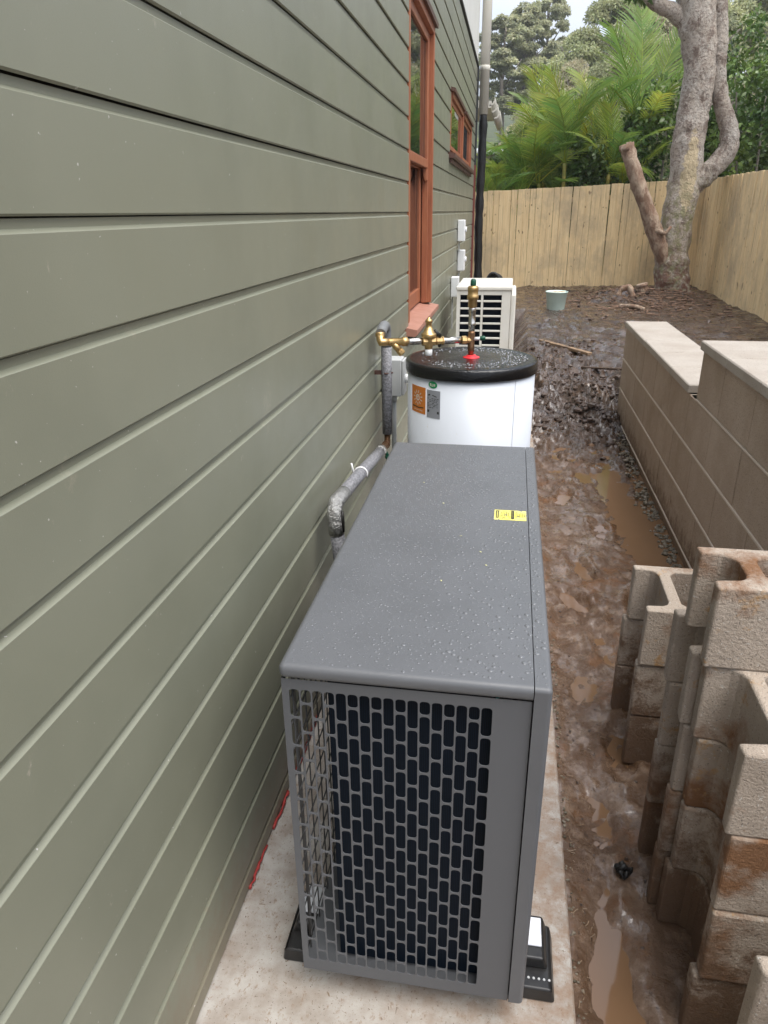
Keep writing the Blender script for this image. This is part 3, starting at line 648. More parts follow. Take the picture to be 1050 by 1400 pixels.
# perforated end panel
mb = MB(); PX0, PX1, PZ0, PZ1 = X0, XS - .0005, ZB, ZT - .031
gx0, gx1, gz0, gz1 = .2195, .5755, .108, .806
NC, NR = 17, 11; cw = (gx1 - gx0) / NC; ch = (gz1 - gz0) / NR
def flat(mb, x0, z0, x1, z1, y): mb.add([(x0, y, z0), (x1, y, z0), (x1, y, z1), (x0, y, z1)], [(0, 1, 2, 3)])
for (a, b, c, d) in ((PX0, PZ0, gx0, PZ1), (gx1, PZ0, PX1, PZ1), (gx0, PZ0, gx1, gz0), (gx0, gz1, gx1, PZ1)): flat(mb, a, b, c, d, YF)
def cell(mb, x0, z0, x1, z1):
    mx_, mz = .0014, .0020; hx0, hx1, hz0, hz1 = x0 + mx_, x1 - mx_, z0 + mz, z1 - mz; r = min(.0062, (hz1 - hz0) / 2.05)
    inn = []
    for cx, cz, a0 in ((hx1 - r, hz1 - r, 0), (hx0 + r, hz1 - r, 90), (hx0 + r, hz0 + r, 180), (hx1 - r, hz0 + r, 270)):
        for j in range(4): t = radians(a0 + 30 * j); inn.append((cx + r * cos(t), cz + r * sin(t)))
    cor = [(x1, z1), (x0, z1), (x0, z0), (x1, z0)]
    vs = [(x, YF, z) for x, z in cor + inn] + [(x, YF + .0018, z) for x, z in inn]
    fs = []
    for c in range(4):
        for j in range(3): fs.append((c, 4 + c * 4 + j + 1, 4 + c * 4 + j))
        n = (c + 1) % 4; fs.append((c, n, 4 + n * 4, 4 + c * 4 + 3))
    for i in range(16): fs.append((4 + i, 4 + (i + 1) % 16, 20 + (i + 1) % 16, 20 + i))
    mb.add(vs, fs)
for c in range(NC):
    xa, xb = gx0 + c * cw, gx0 + (c + 1) * cw
    if c % 2 == 0: rows = [(gz0 + r * ch, gz0 + (r + 1) * ch) for r in range(NR)]
    else: rows = [(gz0, gz0 + ch * .5)] + [(gz0 + (r + .5) * ch, gz0 + (r + 1.5) * ch) for r in range(NR - 1)] + [(gz1 - ch * .5, gz1)]
    for za, zb in rows: cell(mb, xa, za, xb, zb)
hpart(mb.build('grille_panel', M['unit_shaded'], hp, fix=False))
mb = MB(); mb.box(X0 + .001, YF + .004, ZB - .001, X1 - .004, YB - .002, ZB + .012); hpart(mb.build('base_pan', M['unit_shaded'], hp))
mb = MB(); mb.box(X0 + .004, YB - .012, ZB + .023, XS - .002, YB, ZT - .031); hpart(mb.build('back_panel', M['unit_shaded'], hp))
# coil: one leg behind the grille, one along the wall side
mb = MB(); mb.box(.283, YF + .030, ZB + .024, .578, YF + .052, ZT - .034); hpart(mb.build('coil', M['fin'], hp))
mb = MB(); mb.box(.283, YF + .053, ZB + .024, .305, YB - .03, ZT - .034); hpart(mb.build('coil', M['finside'], hp))
mb = MB()
for i in range(22):
    z = ZB + .05 + i * .0325
    mb.tube([(.579 + .007 * sin(t), YF + .034 + .0, z + .010 * cos(t)) for t in [pi * j / 6 for j in range(7)]], .0022, 6)
hpart(mb.build('return_bends', M['copper'], hp))
mb = MB(); mb.box(.586, YF + .02, ZB + .024, .59, YB - .03, ZT - .034); hpart(mb.build('divider', M['dark'], hp))
# wire guard on the wall side with its frame
mb = MB()
mb.box(X0, YF + .001, ZB + .02, X0 + .004, YF + .014, ZT - .031); mb.box(X0, YB - .05, ZB + .02, X0 + .004, YB - .013, ZT - .031)
mb.box(X0 + .0003, YF + .06, ZB + .02, X0 + .0037, YF + .064, ZT - .031)
for i in range(13):
    z = ZB + .05 + i * .058; mb.tube([(X0 + .006, YF + .01, z), (X0 + .006, YB - .02, z)], .0016, 5)
for i in range(34):
    y = YF + .03 + i * .037; mb.tube([(X0 + .009, y, ZB + .025), (X0 + .009, y, ZT - .033)], .0016, 5)
hpart(mb.build('wire_guard', M['wire'], hp))
# yellow label with its print
mb = MB(); mb.box(.555, 1.664, ZT - .0004, .6345, 1.727, ZT + .0006); lab = hpart(mb.build('warning_label', M['yellow'], hp))
mb = MB(); z0, z1 = ZT + .0007, ZT + .0011
def frame(mb, x0, y0, x1, y1, t):
    mb.box(x0, y0, z0, x1, y0 + t, z1); mb.box(x0, y1 - t, z0, x1, y1, z1); mb.box(x0, y0 + t, z0, x0 + t * .7, y1 - t, z1); mb.box(x1 - t * .7, y0 + t, z0, x1, y1 - t, z1)
frame(mb, .5585, 1.674, .566, 1.722, .004); frame(mb, .597, 1.670, .6045, 1.724, .005); mb.box(.575, 1.673, z0, .583, 1.677, z1)
for i in range(5): mb.box(.571 + i * .0045, 1.684 + .003 * (i % 2), z0, .5725 + i * .0045, 1.715 - .004 * (i % 3), z1)
for i in range(6): mb.box(.609 + i * .004, 1.682 + .004 * (i % 2), z0, .6102 + i * .004, 1.716 - .005 * (i % 3), z1)
mb.build('printed_marks', M['ink'], lab)
# rain beads on the top
def bead(mb, x, y, z, r, hi=True, h=.36):
    seg = 8 if hi else 6; vs = []; fs = []; el = R_.uniform(.85, 1.2); a0 = R_.random() * 6
    rings = [(1, 0), (.86, .55), (.5, .88)] if hi else [(1, 0), (.66, .72)]
    for q, hh in rings:
        for k in range(seg):
            t = 2 * pi * k / seg + a0; vs.append((x + r * q * cos(t) * el, y + r * q * sin(t) / el, z + r * h * hh))
    vs.append((x, y, z + r * h)); n = len(rings)
    for i in range(n - 1):
        for k in range(seg): k2 = (k + 1) % seg; fs.append((i * seg + k, i * seg + k2, (i + 1) * seg + k2, (i + 1) * seg + k))
    for k in range(seg): fs.append(((n - 1) * seg + k, (n - 1) * seg + (k + 1) % seg, n * seg))
    mb.add(vs, fs, True)
M['drop'] = mat('rain_bead', (.126, .131, .140), .12, spec=.5)
M['drop_dark'] = mat('rain_bead_on_black', (.17, .175, .185), .08, spec=1.)  # bright reflections in the lid drops put into a pale grey base
mb = MB(); rr = random.Random(21); cellz = {}
def try_bead(x, y, r, sp):
    k = (int(x / .012), int(y / .012))
    for i in (-1, 0, 1):
        for j in (-1, 0, 1):
            for (a, b, c) in cellz.get((k[0] + i, k[1] + j), ()):
                if (a - x) ** 2 + (b - y) ** 2 < ((r + c) * sp) ** 2: return False
    cellz.setdefault(k, []).append((x, y, r)); return True
for i in range(13000):
    x = rr.uniform(X0 + .012, X1 - .0095); y = rr.uniform(YF + .008, YB - .01)
    if abs(x - XS) < .003: continue
    right = (x - X0) / (X1 - X0); near = 1 - (y - YF) / (YB - YF)
    r = .0009 + .0009 * rr.random() + (.0032 * rr.random() ** 3) * (.3 + 1.0 * right * (.35 + near))
    if try_bead(x, y, r, 1.12): bead(mb, x, y, ZT - .0002, r, r > .0022)
for i in range(60):                                                     # a few running beads on the rounded front edge
    x = rr.uniform(X0 + .03, X1 - .02); bead(mb, x, YF + rr.uniform(-.001, .007), ZT - .0028, rr.uniform(.001, .0024), True)
o = hpart(mb.build('rain_beads', M['drop'], hp, fix=False)); o['kind'] = 'stuff'
mb = MB(); rr = random.Random(5)
for (x, y) in [(.455, 1.32), (.545, 1.405), (.53, 1.47), (.42, 1.75), (.35, 1.9), (.62, 1.72), (.48, 1.55)]:
    a = rr.random() * 3; d = Vector((cos(a), sin(a), 0)) * .004; n = Vector((-sin(a), cos(a), 0)) * .0016; c = Vector((x, y, ZT + .0016))
    mb.add([c - d, c - n + Vector((0, 0, .0004)), c + d, c + n], [(0, 1, 2, 3)])
tag(mb.build('fallen_petals', mat('pale_petal', (.62, .60, .30), .5)), 'tiny pale petals fallen on the top of the grey heat pump', 'petals', kind='stuff')

# rubber support blocks under the unit
def support(y0, y1, label):
    t = thing('support_block', label, 'support block', (.44, (y0 + y1) / 2, 0), 'black rubber blocks under the heat pump')
    ym = (y0 + y1) / 2; L = lambda o: (setattr(o, 'location', (-.44, -ym, 0)), o)[1]
    def bar(n, pts, ya, yb, m_, r):
        bm = bmesh.new(); a = [bm.verts.new((x, ya, z)) for x, z in pts]; b = [bm.verts.new((x, yb, z)) for x, z in pts]; k = len(pts)
        bm.faces.new(a); bm.faces.new(b[::-1])
        for i in range(k): bm.faces.new((a[i], b[i], b[(i + 1) % k], a[(i + 1) % k]))
        bmesh.ops.recalc_face_normals(bm, faces=bm.faces); bmesh.ops.bevel(bm, geom=bm.edges[:], offset=r, segments=3, profile=.5, affect='EDGES')
        for f in bm.faces: f.smooth = True
        me = bpy.data.meshes.new(n); bm.to_mesh(me); bm.free(); me.materials.append(m_); o = link(n, me, t); o.modifiers.new('wn', 'WEIGHTED_NORMAL'); return L(o)
    bar('foot_body', [(.137, .0), (.743, .0), (.735, .036), (.730, .040), (.150, .040), (.142, .036)], y0, y1, M['rubber'], .006)
    bar('foot_rib', [(.150, .0405), (.727, .0405), (.716, .072), (.160, .072)], y0 + .045, y1 - .004, M['rubber'], .006)
    q = MB(); q.box(.163, y0 + .072, .0722, .712, y1 - .014, .0765, .001); L(q.build('label_strip', M['channel'], t))
    q = MB()
    for i in range(5): q.lathe([(.003, 0), (.0025, .0015)], (.685 + .011 * i, y0 + .022, .0402), seg=8)
    L(q.build('stud', M['greybox'], t))
support(1.045, 1.20, 'black rubber support block with pale label under the near end of the heat pump')
support(1.93, 2.085, 'black rubber support block under the far end of the heat pump')

# ================================================================ HOT WATER TANK
TC = Vector((.4146, 3.042, 0)); TR = .268; TZ = 1.0
tank = thing('hot_water_tank', 'white cylindrical hot water tank with wet black lid behind the heat pump', 'water tank', TC)
mb = MB(); mb.lathe([(TR - .004, 0), (TR, .004), (TR, TZ - .04)], (0, 0, 0), seg=96); mb.build('cylinder_jacket', M['tank'], tank)
mb = MB(); mb.lathe([(TR + .007, TZ - .046), (TR + .009, TZ - .038), (TR + .009, TZ - .006), (TR + .004, TZ + .001), (TR - .012, TZ + .003), (TR - .03, TZ - .001), (TR * .6, TZ + .004), (.05, TZ + .007)], seg=96); mb.build('lid', M['lid'], tank)
def curved(mb, a0, a1, z0, z1, off, n=8, zf=None):
    vs = []; fs = []
    for i in range(n + 1):
        a = radians(a0 + (a1 - a0) * i / n); c, s_ = cos(a), sin(a)
        vs += [((TR + off) * c, (TR + off) * s_, z0), ((TR + off) * c, (TR + off) * s_, z1)]
    for i in range(n): fs.append((2 * i, 2 * i + 2, 2 * i + 3, 2 * i + 1))
    mb.add(vs, fs, True)
mb = MB(); curved(mb, -45.95, -45.65, .01, TZ - .05, .0012, 1); mb.build('jacket_seam', M['seam'], tank)
mb = MB(); curved(mb, -149.8, -128.7, .804, .915, .0012, 8); ol = mb.build('orange_label', M['orange'], tank)
mb = MB(); curved(mb, -127.0, -113.0, .797, .911, .0012, 8); gl = mb.build('grey_label', M['greylabel'], tank)
def disc(mb, ac, zc, ra, rz, off, n=28, r0=0., part=(0, 2 * pi)):
    """filled ellipse or ring on the cylinder (degrees across, metres up)"""
    vs = []; fs = []
    for i in range(n + 1):
        t = part[0] + (part[1] - part[0]) * i / n
        for q in (r0, 1):
            a = radians(ac + ra * q * cos(t)); vs.append(((TR + off) * cos(a), (TR + off) * sin(a), zc + rz * q * sin(t)))
    for i in range(n): fs.append((2 * i, 2 * i + 1, 2 * i + 3, 2 * i + 2))
    mb.add(vs, fs, True)
def stroke(mb, a0, z0, a1, z1, w, off):
    da = (a1 - a0) * TR * pi / 180; dz = z1 - z0; l = sqrt(da * da + dz * dz); na, nz = -dz / l * w / 2 * 180 / pi / TR, da / l * w / 2
    vs = []
    for a, z in ((a0 + na, z0 + nz), (a0 - na, z0 - nz), (a1 - na, z1 - nz), (a1 + na, z1 + nz)):
        q = radians(a); vs.append(((TR + off) * cos(q), (TR + off) * sin(q), z))
    mb.add(vs, [(0, 1, 2, 3)])
ca, cz = -139.2, .868; D = 180 / pi / TR
mb = MB(); disc(mb, ca, cz, .0135 * D, .0135, .002, r0=.62); disc(mb, ca, cz, .0062 * D, .0062, .002, r0=.45, part=(0, 5.2))
for i in range(11):
    t = 2 * pi * i / 11 + .2; stroke(mb, ca + .019 * D * cos(t), cz + .019 * sin(t), ca + .031 * D * cos(t), cz + .031 * sin(t), .0042, .002)
for i in range(7): stroke(mb, -145 + i * 1.9, .8165 + (i % 2) * .001, -144 + i * 1.9, .8165 + (i % 2) * .001, .004, .002)
mb.build('sun_emblem', M['cream'], ol)
mb = MB(); stroke(mb, -147.5, .829, -138.5, .827, .005, .002); stroke(mb, -139, .8265, -131, .8305, .0045, .002)
mb.build('printed_word', M['ink'], ol)
mb = MB()
stroke(mb, -125.3, .889, -123.3, .893, .006, .002); stroke(mb, -121, .891, -116.5, .886, .003, .002)
for r in range(7):
    a = -126
    while a < -115:
        l = R_.uniform(.5, 2.2)
        if R_.random() < .8: stroke(mb, a, .877 - r * .0062, a + l, .877 - r * .0062, .0022, .002)
        a += l + .7
stroke(mb, -126.2, .825, -114, .821, .010, .002)
mb.build('printed_text', M['ink'], gl)
mb = MB(); disc(mb, -120.7, .933, 4.6, .0145, .0016); ge = mb.build('green_badge', M['green'], tank)
mb = MB()
for a, z, b, y in [(-123.3, .927, -123.3, .939), (-123.3, .938, -122.2, .936), (-122.2, .936, -123.1, .933), (-123.1, .933, -122, .927), (-121.4, .937, -121.4, .928), (-121.4, .928, -120.1, .928), (-120.1, .928, -120.1, .937), (-118.2, .936, -119.3, .935), (-119.3, .934, -118.3, .931), (-118.3, .93, -119.4, .928)]: stroke(mb, a, z, b, y, .0022, .0024)
mb.build('badge_letters', M['cream'], ge)
mb = MB(); rr = random.Random(8); cellz = {}
for i in range(1000):
    a = rr.random() * 2 * pi; q = sqrt(rr.random()) * (TR - .035)
    if q < .055: continue
    x, y = q * cos(a), q * sin(a)
    if x - .3 * y < -.10 and rr.random() < .8: continue
    r = rr.uniform(.0016, .0048)
    if try_bead(x + 5, y + 5, r, 1.05): bead(mb, x, y, TZ + .0035, r, True, .5)
o = mb.build('rain_beads', M['drop_dark'], tank, fix=False); o['kind'] = 'stuff'
mb = MB(); mb.lathe([(.036, 0), (.034, .003), (.022, .005), (.019, .011)], (0, -.02, TZ + .006), seg=24); mb.build('pipe_collar', M['red'], tank)

# ================================================================ PIPEWORK
TX, TY = .4146, 3.022
pw = thing('brass_pipework', 'brass valves and fittings joining the wall pipe to the tank top', 'pipe fittings', (TX, TY, 1.0))
PL = lambda o: (setattr(o, 'location', (-TX, -TY, -1.0)), o)[1]
E0 = Vector((.060, 2.868, 1.088)); T0 = Vector((TX - .002, TY, 1.078)); ax = (T0 - E0).normalized()
def P(s): return E0 + ax * s
LT = (T0 - E0).length
mb = MB(); mb.tube([E0 + Vector((-.006, .014, .028)), E0 + Vector((-.004, .006, .008)), E0, P(.012), P(.03)], [.0165, .0165, .017, .016, .0145], 14); mb.lathe([(.019, 0), (.0195, .004), (.0195, .012), (.018, .015)], E0 + Vector((-.007, .016, .020)), (-.1, .3, 1), 14)
PL(mb.build('elbow', M['brass'], pw))
mb = MB(); mb.lathe([(.0145, .03), (.0155, .032), (.0155, .085), (.019, .087), (.019, .108), (.015, .11)], E0, ax, 14)
dn = (ax * .75 + Vector((0, -.15, -.8))).normalized(); mb.tube([P(.045), P(.045) + dn * .055], .0135, 14); mb.lathe([(.015, 0), (.016, .003), (.016, .017), (.012, .021)], P(.045) + dn * .045, dn, 8, False)
PL(mb.build('strainer', M['brass'], pw))
mb = MB(); mb.lathe([(.0125, .110), (.0125, .120), (.0135, .122), (.0135, .160), (.0125, .162), (.0125, .178)], E0, ax, 16); mb.lathe([(.0125, .262), (.013, .264), (.013, .285), (.0145, .287), (.0145, .31), (.013, .313), (.013, .345)], E0, ax, 16); PL(mb.build('nipple', M['steel'], pw))
vc = P(.200); mb = MB()
mb.lathe([(.0165, -.028), (.019, -.026), (.019, -.008), (.015, -.006)], vc, ax, 8, False); mb.lathe([(.015, .004), (.019, .008), (.019, .026), (.0165, .03)], vc, ax, 8, False)
mb.lathe([(.014, -.032), (.016, -.030), (.018, -.016), (.018, .012), (.030, .015), (.031, .018), (.031, .028), (.029, .031), (.024, .034), (.015, .054), (.012, .058), (.0125, .074), (.015, .075), (.015, .082), (.010, .088), (.005, .090), (.005, .095)], vc, (0, 0, 1), 20)
PL(mb.build('pressure_valve', M['brass'], pw))
mb = MB(); mb.lathe([(.013, -.058), (.0155, -.056), (.0155, -.034), (.012, -.032)], vc, (0, 0, 1), 14); PL(mb.build('drain_cap', M['white'], pw))
mb = MB(); mb.lathe([(.0135, .230), (.018, .232), (.018, .238), (.0155, .240), (.0155, .256), (.018, .258), (.018, .263), (.0135, .265)], E0, ax, 8, False); PL(mb.build('isolating_valve', M['brass'], pw))
mb = MB(); c = P(.247); mb.tube([c + Vector((0, 0, .012)), c + Vector((0, -.004, .022))], .006, 8); mb.tube([c + Vector((.004, -.004, .018)), c + Vector((-.012, -.006, .030)), c + Vector((-.022, -.008, .044))], [.005, .0055, .004], 8, flat=1.8); mb.tube([c + Vector((0, 0, -.012)), c + Vector((0, -.002, -.026))], [.008, .005], 8); PL(mb.build('lever', M['hose'], pw))
mb = MB(); mb.lathe([(.0145, LT - .045), (.0175, LT - .042), (.0175, LT - .024), (.014, LT - .02), (.013, LT)], E0, ax, 8, False); PL(mb.build('union_nut', M['brass'], pw))
mb = MB(); mb.lathe([(.0115, -.068), (.0115, -.05), (.0145, -.048), (.0145, -.024), (.0135, -.02), (.0145, .026), (.0145, .034), (.0115, .036)], T0, (0, 0, 1), 16); PL(mb.build('tee', M['brown_brass'], pw))
mb = MB(); mb.tube([T0 + Vector((.012, 0, .004)), T0 + Vector((.038, 0, .007))], .007, 10); PL(mb.build('test_spigot', M['white'], pw))
mb = MB(); mb.lathe([(.008, 0), (.010, .003), (.010, .016), (.007, .022)], T0 + Vector((.036, 0, .0065)), (1, 0, .1), 10); PL(mb.build('test_cap', M['cap'], pw))
mb = MB(); q = T0 + Vector((0, 0, .036)); mb.lathe([(.0125, 0), (.013, .003), (.013, .02), (.0155, .022), (.0155, .034), (.0135, .036), (.0145, .06), (.0135, .075), (.015, .078), (.0155, .092), (.013, .095)], q, (0, 0, 1), 18); PL(mb.build('riser_nipple', M['steel'], pw))
mb = MB(); q = T0 + Vector((0, 0, .131)); mb.lathe([(.015, 0), (.018, .003), (.0185, .03), (.023, .033), (.0235, .046), (.021, .049), (.021, .066), (.022, .068), (.022, .078), (.018, .083), (.009, .085)], q, (0, 0, 1), 20); PL(mb.build('relief_valve', M['brass'], pw))
mb = MB(); mb.lathe([(.0105, 0), (.0115, .004), (.011, .02), (.007, .026)], q + Vector((0, 0, .085)), (0, 0, 1), 12); PL(mb.build('relief_cap', M['cap'], pw))

ip = thing('insulated_pipe', 'grey insulated water pipe running along the wall from heat pump to brass elbow', 'pipe', (.06, 2.4, 0))
IL = lambda o: (setattr(o, 'location', (-.06, -2.4, 0)), o)[1]
def arcpts(a, b, c, n=6):
    a, b, c = Vector(a), Vector(b), Vector(c); return [(a * (1 - t) ** 2 + b * 2 * t * (1 - t) + c * t * t) for t in [i / n for i in range(n + 1)]]
mb = MB(); mb.tube([(.095, 2.0, .42), (.075, 1.985, .55), (.069, 1.975, .66)], .0225, 18, jit=.05); IL(mb.build('insulation', M['insul'], ip))
mb = MB(); mb.tube([(.0695, 1.976, .645), (.067, 1.972, .68), (.066, 1.972, .70)] + arcpts((.066, 1.972, .715), (.065, 1.975, .742), (.064, 2.02, .738), 5) + [(.063, 2.07, .731), (.062, 2.12, .724)], .0245, 18, jit=.12, seed=3); el = IL(mb.build('foil_tape', M['foil'], ip))
mb = MB(); mb.tube([(.092, 1.966, .725), (.0925, 1.965, .69), (.094, 1.968, .655)], [.004, .006, .003], 8); mb.build('tape_gap', M['hose'], el)
mb = MB(); mb.tube([(.0618, 2.121, .7238), (.060, 2.35, .699), (.057, 2.62, .664), (.0555, 2.82, .638)], .0225, 18, jit=.04); IL(mb.build('insulation', M['insul'], ip))
mb = MB(); mb.tube([(.0555, 2.821, .6378), (.0548, 2.87, .632)], .0235, 16, jit=.08); IL(mb.build('end_tape', M['foil'], ip))
mb = MB(); mb.tube([(.0548, 2.871, .6316), (.054, 2.95, .622), (.0535, 3.0, .617), (.053, 3.035, .61), (.053, 3.04, .655)], .014, 14); mb.lathe([(.017, 0), (.019, .004), (.019, .022), (.016, .026)], (.0545, 2.90, .628), (0, 1, -.12), 8, False); mb.lathe([(.018, 0), (.019, .004), (.019, .02), (.017, .024)], (.0535, 2.985, .618), (0, 1, -.12), 8, False); IL(mb.build('union', M['brown_brass'], ip))
mb = MB(); mb.tube([(.062, 2.925, .615), (.072, 2.922, .592)], [.006, .008], 8); mb.lathe([(.006, 0), (.013, .003), (.014, .01), (.012, .016)], (.072, 2.921, .594), (.3, 0, -1), 8, False); IL(mb.build('tap_handle', M['cap'], ip))
mb = MB(); mb.tube([(.053, 3.04, .656), (.053, 3.04, .85), (.052, 3.038, 1.04)], .0225, 18, jit=.04, seed=2); IL(mb.build('insulation', M['insul'], ip))
mb = MB(); mb.tube([(.052, 3.038, 1.041), (.052, 3.037, 1.08)] + arcpts((.052, 3.036, 1.10), (.052, 3.03, 1.14), (.053, 2.96, 1.135), 6) + [(.054, 2.915, 1.126), (.055, 2.888, 1.118)], .0215, 18, jit=.03); IL(mb.build('insulation_bend', M['insulgrey'], ip))
mb = MB(); mb.tube([(.030, 3.04, .93), (.053, 3.012, .93), (.078, 3.04, .93)], .004, 8); mb.box(.0, 3.03, .922, .03, 3.05, .938); IL(mb.build('pipe_clip', M['brown'], ip))
tie = [(.0615 + .024 * cos(t), 2.40, .693 + .024 * sin(t)) for t in [radians(a) for a in range(-30, 200, 20)]] + [(.034, 2.395, .70), (.031, 2.385, .735)]
mb = MB(); mb.tube(tie, .0035, 6); IL(mb.build('cable_tie', M['cable_tie'], ip))

eb = thing('isolator_switch', 'pale grey electrical isolator with conduit beside the tank, next to the vertical pipe', 'switch box', (.03, 3.25, .78))
EL = lambda o: (setattr(o, 'location', (-.03, -3.25, -.78)), o)[1]
EL(rbox('casing', .003, 3.20, .785, .092, 3.30, .955, .006, 2, M['greybox'], eb)); EL(rbox('cover', .0925, 3.204, .79, .104, 3.296, .95, .004, 2, M['greybox'], eb))
EL(MB().lathe([(.022, 0), (.022, .010), (.017, .014)], (.1045, 3.25, .86), (1, 0, 0), 16).build('rotary_switch', M['white'], eb))
mb = MB(); mb.tube([(.05, 3.25, .784), (.05, 3.25, .75)], .015, 12); mb.tube([(.05, 3.25, .75), (.05, 3.25, .62), (.052, 3.25, .30), (.06, 3.25, .02)], .0115, 12); EL(mb.build('conduit', M['conduit'], eb))

# ================================================================ AIR CONDITIONER
AY0, AY1 = 6.0, 6.82
ac = thing('air_conditioner', 'off white air conditioner outdoor unit with louvred side behind the tank', 'air conditioner', (.35, 6.4, .12))
AL = lambda o: (setattr(o, 'location', (-.35, -6.4, -.12)), o)[1]
AL(rbox('top_cover', .125, AY0 - .008, .985, .572, AY1, 1.014, .006, 2, M['acwhite'], ac))
mb = MB(); mb.box(.132, AY0, .27, .160, AY0 + .02, .984); mb.box(.327, AY0, .27, .345, AY0 + .02, .984); mb.box(.492, AY0, .27, .562, AY0 + .02, .984)
mb.box(.161, AY0 + .0005, .95, .326, AY0 + .02, .983); mb.box(.346, AY0 + .0005, .95, .491, AY0 + .02, .983); mb.box(.161, AY0 + .0005, .27, .326, AY0 + .02, .55); mb.box(.346, AY0 + .0005, .27, .491, AY0 + .02, .30)
mb.box(.132, AY0 + .021, .27, .140, AY1 - .01, .984); mb.box(.14, AY1 - .02, .27, .56, AY1 - .01, .984); mb.box(.14, AY0 + .021, .262, .56, AY1 - .021, .28)
AL(mb.build('cabinet', M['acwhite'], ac))
mb = MB(); mb.box(.15, AY0 + .05, .285, .55, AY0 + .07, .98); AL(mb.build('coil', M['fin'], ac))
slat = MB(); slat.box(.1615, AY0 - .003, 0, .3255, AY0 + .018, .014, .002); sm_ = slat.mesh('slat', M['acwhite'])
slat2 = MB(); slat2.box(.3465, AY0 - .003, 0, .4905, AY0 + .018, .014, .002); sm2 = slat2.mesh('slat', M['acwhite'])
for i in range(7):
    z = .895 - i * .0585
    if z > .55: link('slat', sm_, ac, (-.35, -6.4, z - .12))
for i in range(10): link('slat', sm2, ac, (-.35, -6.4, .895 - i * .0585 - .12))
AL(rbox('fan_panel', .563, AY0 + .012, .26, .604, AY1 - .02, .955, .012, 2, M['acwhite'], ac))
mb = MB()
for y in (6.08, 6.7): mb.box(.14, y, .0, .58, y + .06, .261, .01)
AL(mb.build('stand_foot', M['rubber'], ac))

# ================================================================ BUCKET, HOSE
bz = ground_h(1.17, 10.3) - .01
bk = thing('bucket', 'pale mint plastic bucket of timber offcuts standing in the mud by the fence', 'bucket', (1.17, 10.3, bz))
mb = MB(); mb.lathe([(.112, 0), (.116, .004), (.143, .232), (.149, .234), (.149, .246), (.140, .246), (.138, .225), (.112, .02)], seg=32); mb.build('pail', M['mint'], bk)
mb = MB(); rr = random.Random(3)
for i in range(7):
    a = rr.random() * 6; mt = Matrix.Translation((rr.uniform(-.06, .06), rr.uniform(-.05, .05), .215 + rr.uniform(-.01, .02))) @ Matrix.Rotation(a, 4, 'Z') @ Matrix.Rotation(rr.uniform(-.4, .4), 4, 'X')
    mb.box(-.07, -.02, -.012, .07, .02, .012, .003, mt)
tag(mb.build('timber_offcuts', M['offcut'], None, (1.17, 10.3, bz)), 'short timber offcuts piled inside the mint bucket', 'timber', kind='stuff')
mb = MB(); mb.tube([(.125, 0, .243), (.165, 0, .262), (.17, 0, .24)], .008, 8); mb.build('handle_lug', M['hose'], bk)
mb = MB()
for i in range(4):
    r = .17 - .012 * i; mb.tube([(.30 + .02 * i + r * .55 * cos(t), 10.6 + .03 * i, .60 + r * sin(t)) for t in [2 * pi * k / 28 for k in range(29)]], .022, 10, cap=False)
mb.box(.22, 10.58, .0, .38, 10.72, .45)
tag(mb.build('hose_reel', M['hose']), 'black coiled hose seen behind the air conditioner at the house corner', 'hose')

# ================================================================ RETAINING WALL
rw = thing('retaining_wall', 'brown grey block retaining wall stepping up along the muddy path', 'retaining wall', (1.59, 3.2, -.2))
RL = Vector((-1.59, -3.2, .2)); RX = 1.49; rr = random.Random(12)
def rpiece(name, y0, y1, z0, z1, x0, x1, m_, b=.004):
    q = MB(); q.box(x0, y0, z0, x1, y1, z1, b); o = q.build(name, m_, rw); o.location = RL; return o
courses = [(-.25, -.030, 6.02), (-.020, .210, 6.08), (.220, .450, 6.08), (.460, .700, 6.08)]
for ci, (za, zb, ye) in enumerate(courses):
    y = ye - (.46 if ci % 2 else .23)
    yy = [ye]
    while y > .5: yy.append(y); y -= .46
    yy.append(.4)
    for b, a in zip(yy, yy[1:]):
        d = rr.uniform(-.0012, .0012); rpiece('block', a + .0022, b - .0022, za, zb, RX + d, RX + .19, M['rblock'], .003)
y = 3.655; yy = [3.655, 3.255]
while yy[-1] > .9: yy.append(yy[-1] - .44)
for b, a in zip(yy, yy[1:]): rpiece('block', a + .002, b - .002, .712, .942, RX + rr.uniform(-.001, .001), RX + .19, M['rblock'], .003)
m_ = MB(); m_.box(RX + .005, .42, -.25, RX + .185, 6.06, .7); m_.box(RX + .005, .96, .7, RX + .185, 3.65, .94)
for z in (-.030, .210, .450): m_.box(RX - .0045, .42, z - .0008, RX + .006, 6.07, z + .0108, .0015)
m_.box(RX - .0035, .96, .7012, RX + .006, 3.65, .7112, .0015)
o = m_.build('mortar', M['rmortar'], rw); o.location = RL
y = 6.09; yy = [6.09]
while yy[-1] > 3.9: yy.append(max(3.665, yy[-1] - (.46)))
for b, a in zip(yy, yy[1:]):
    if b - a > .02: rpiece('capping', a + .0015, b - .0015, .703, .748, RX - .012 + rr.uniform(-.002, .002), RX + .305, M['cap_stone'], .005)
yy = [3.67]
while yy[-1] > .9: yy.append(yy[-1] - .46)
for b, a in zip(yy, yy[1:]): rpiece('capping', a + .0015, b - .0015, .945, .990, RX - .014 + rr.uniform(-.002, .002), RX + .38, M['cap_stone'], .005)

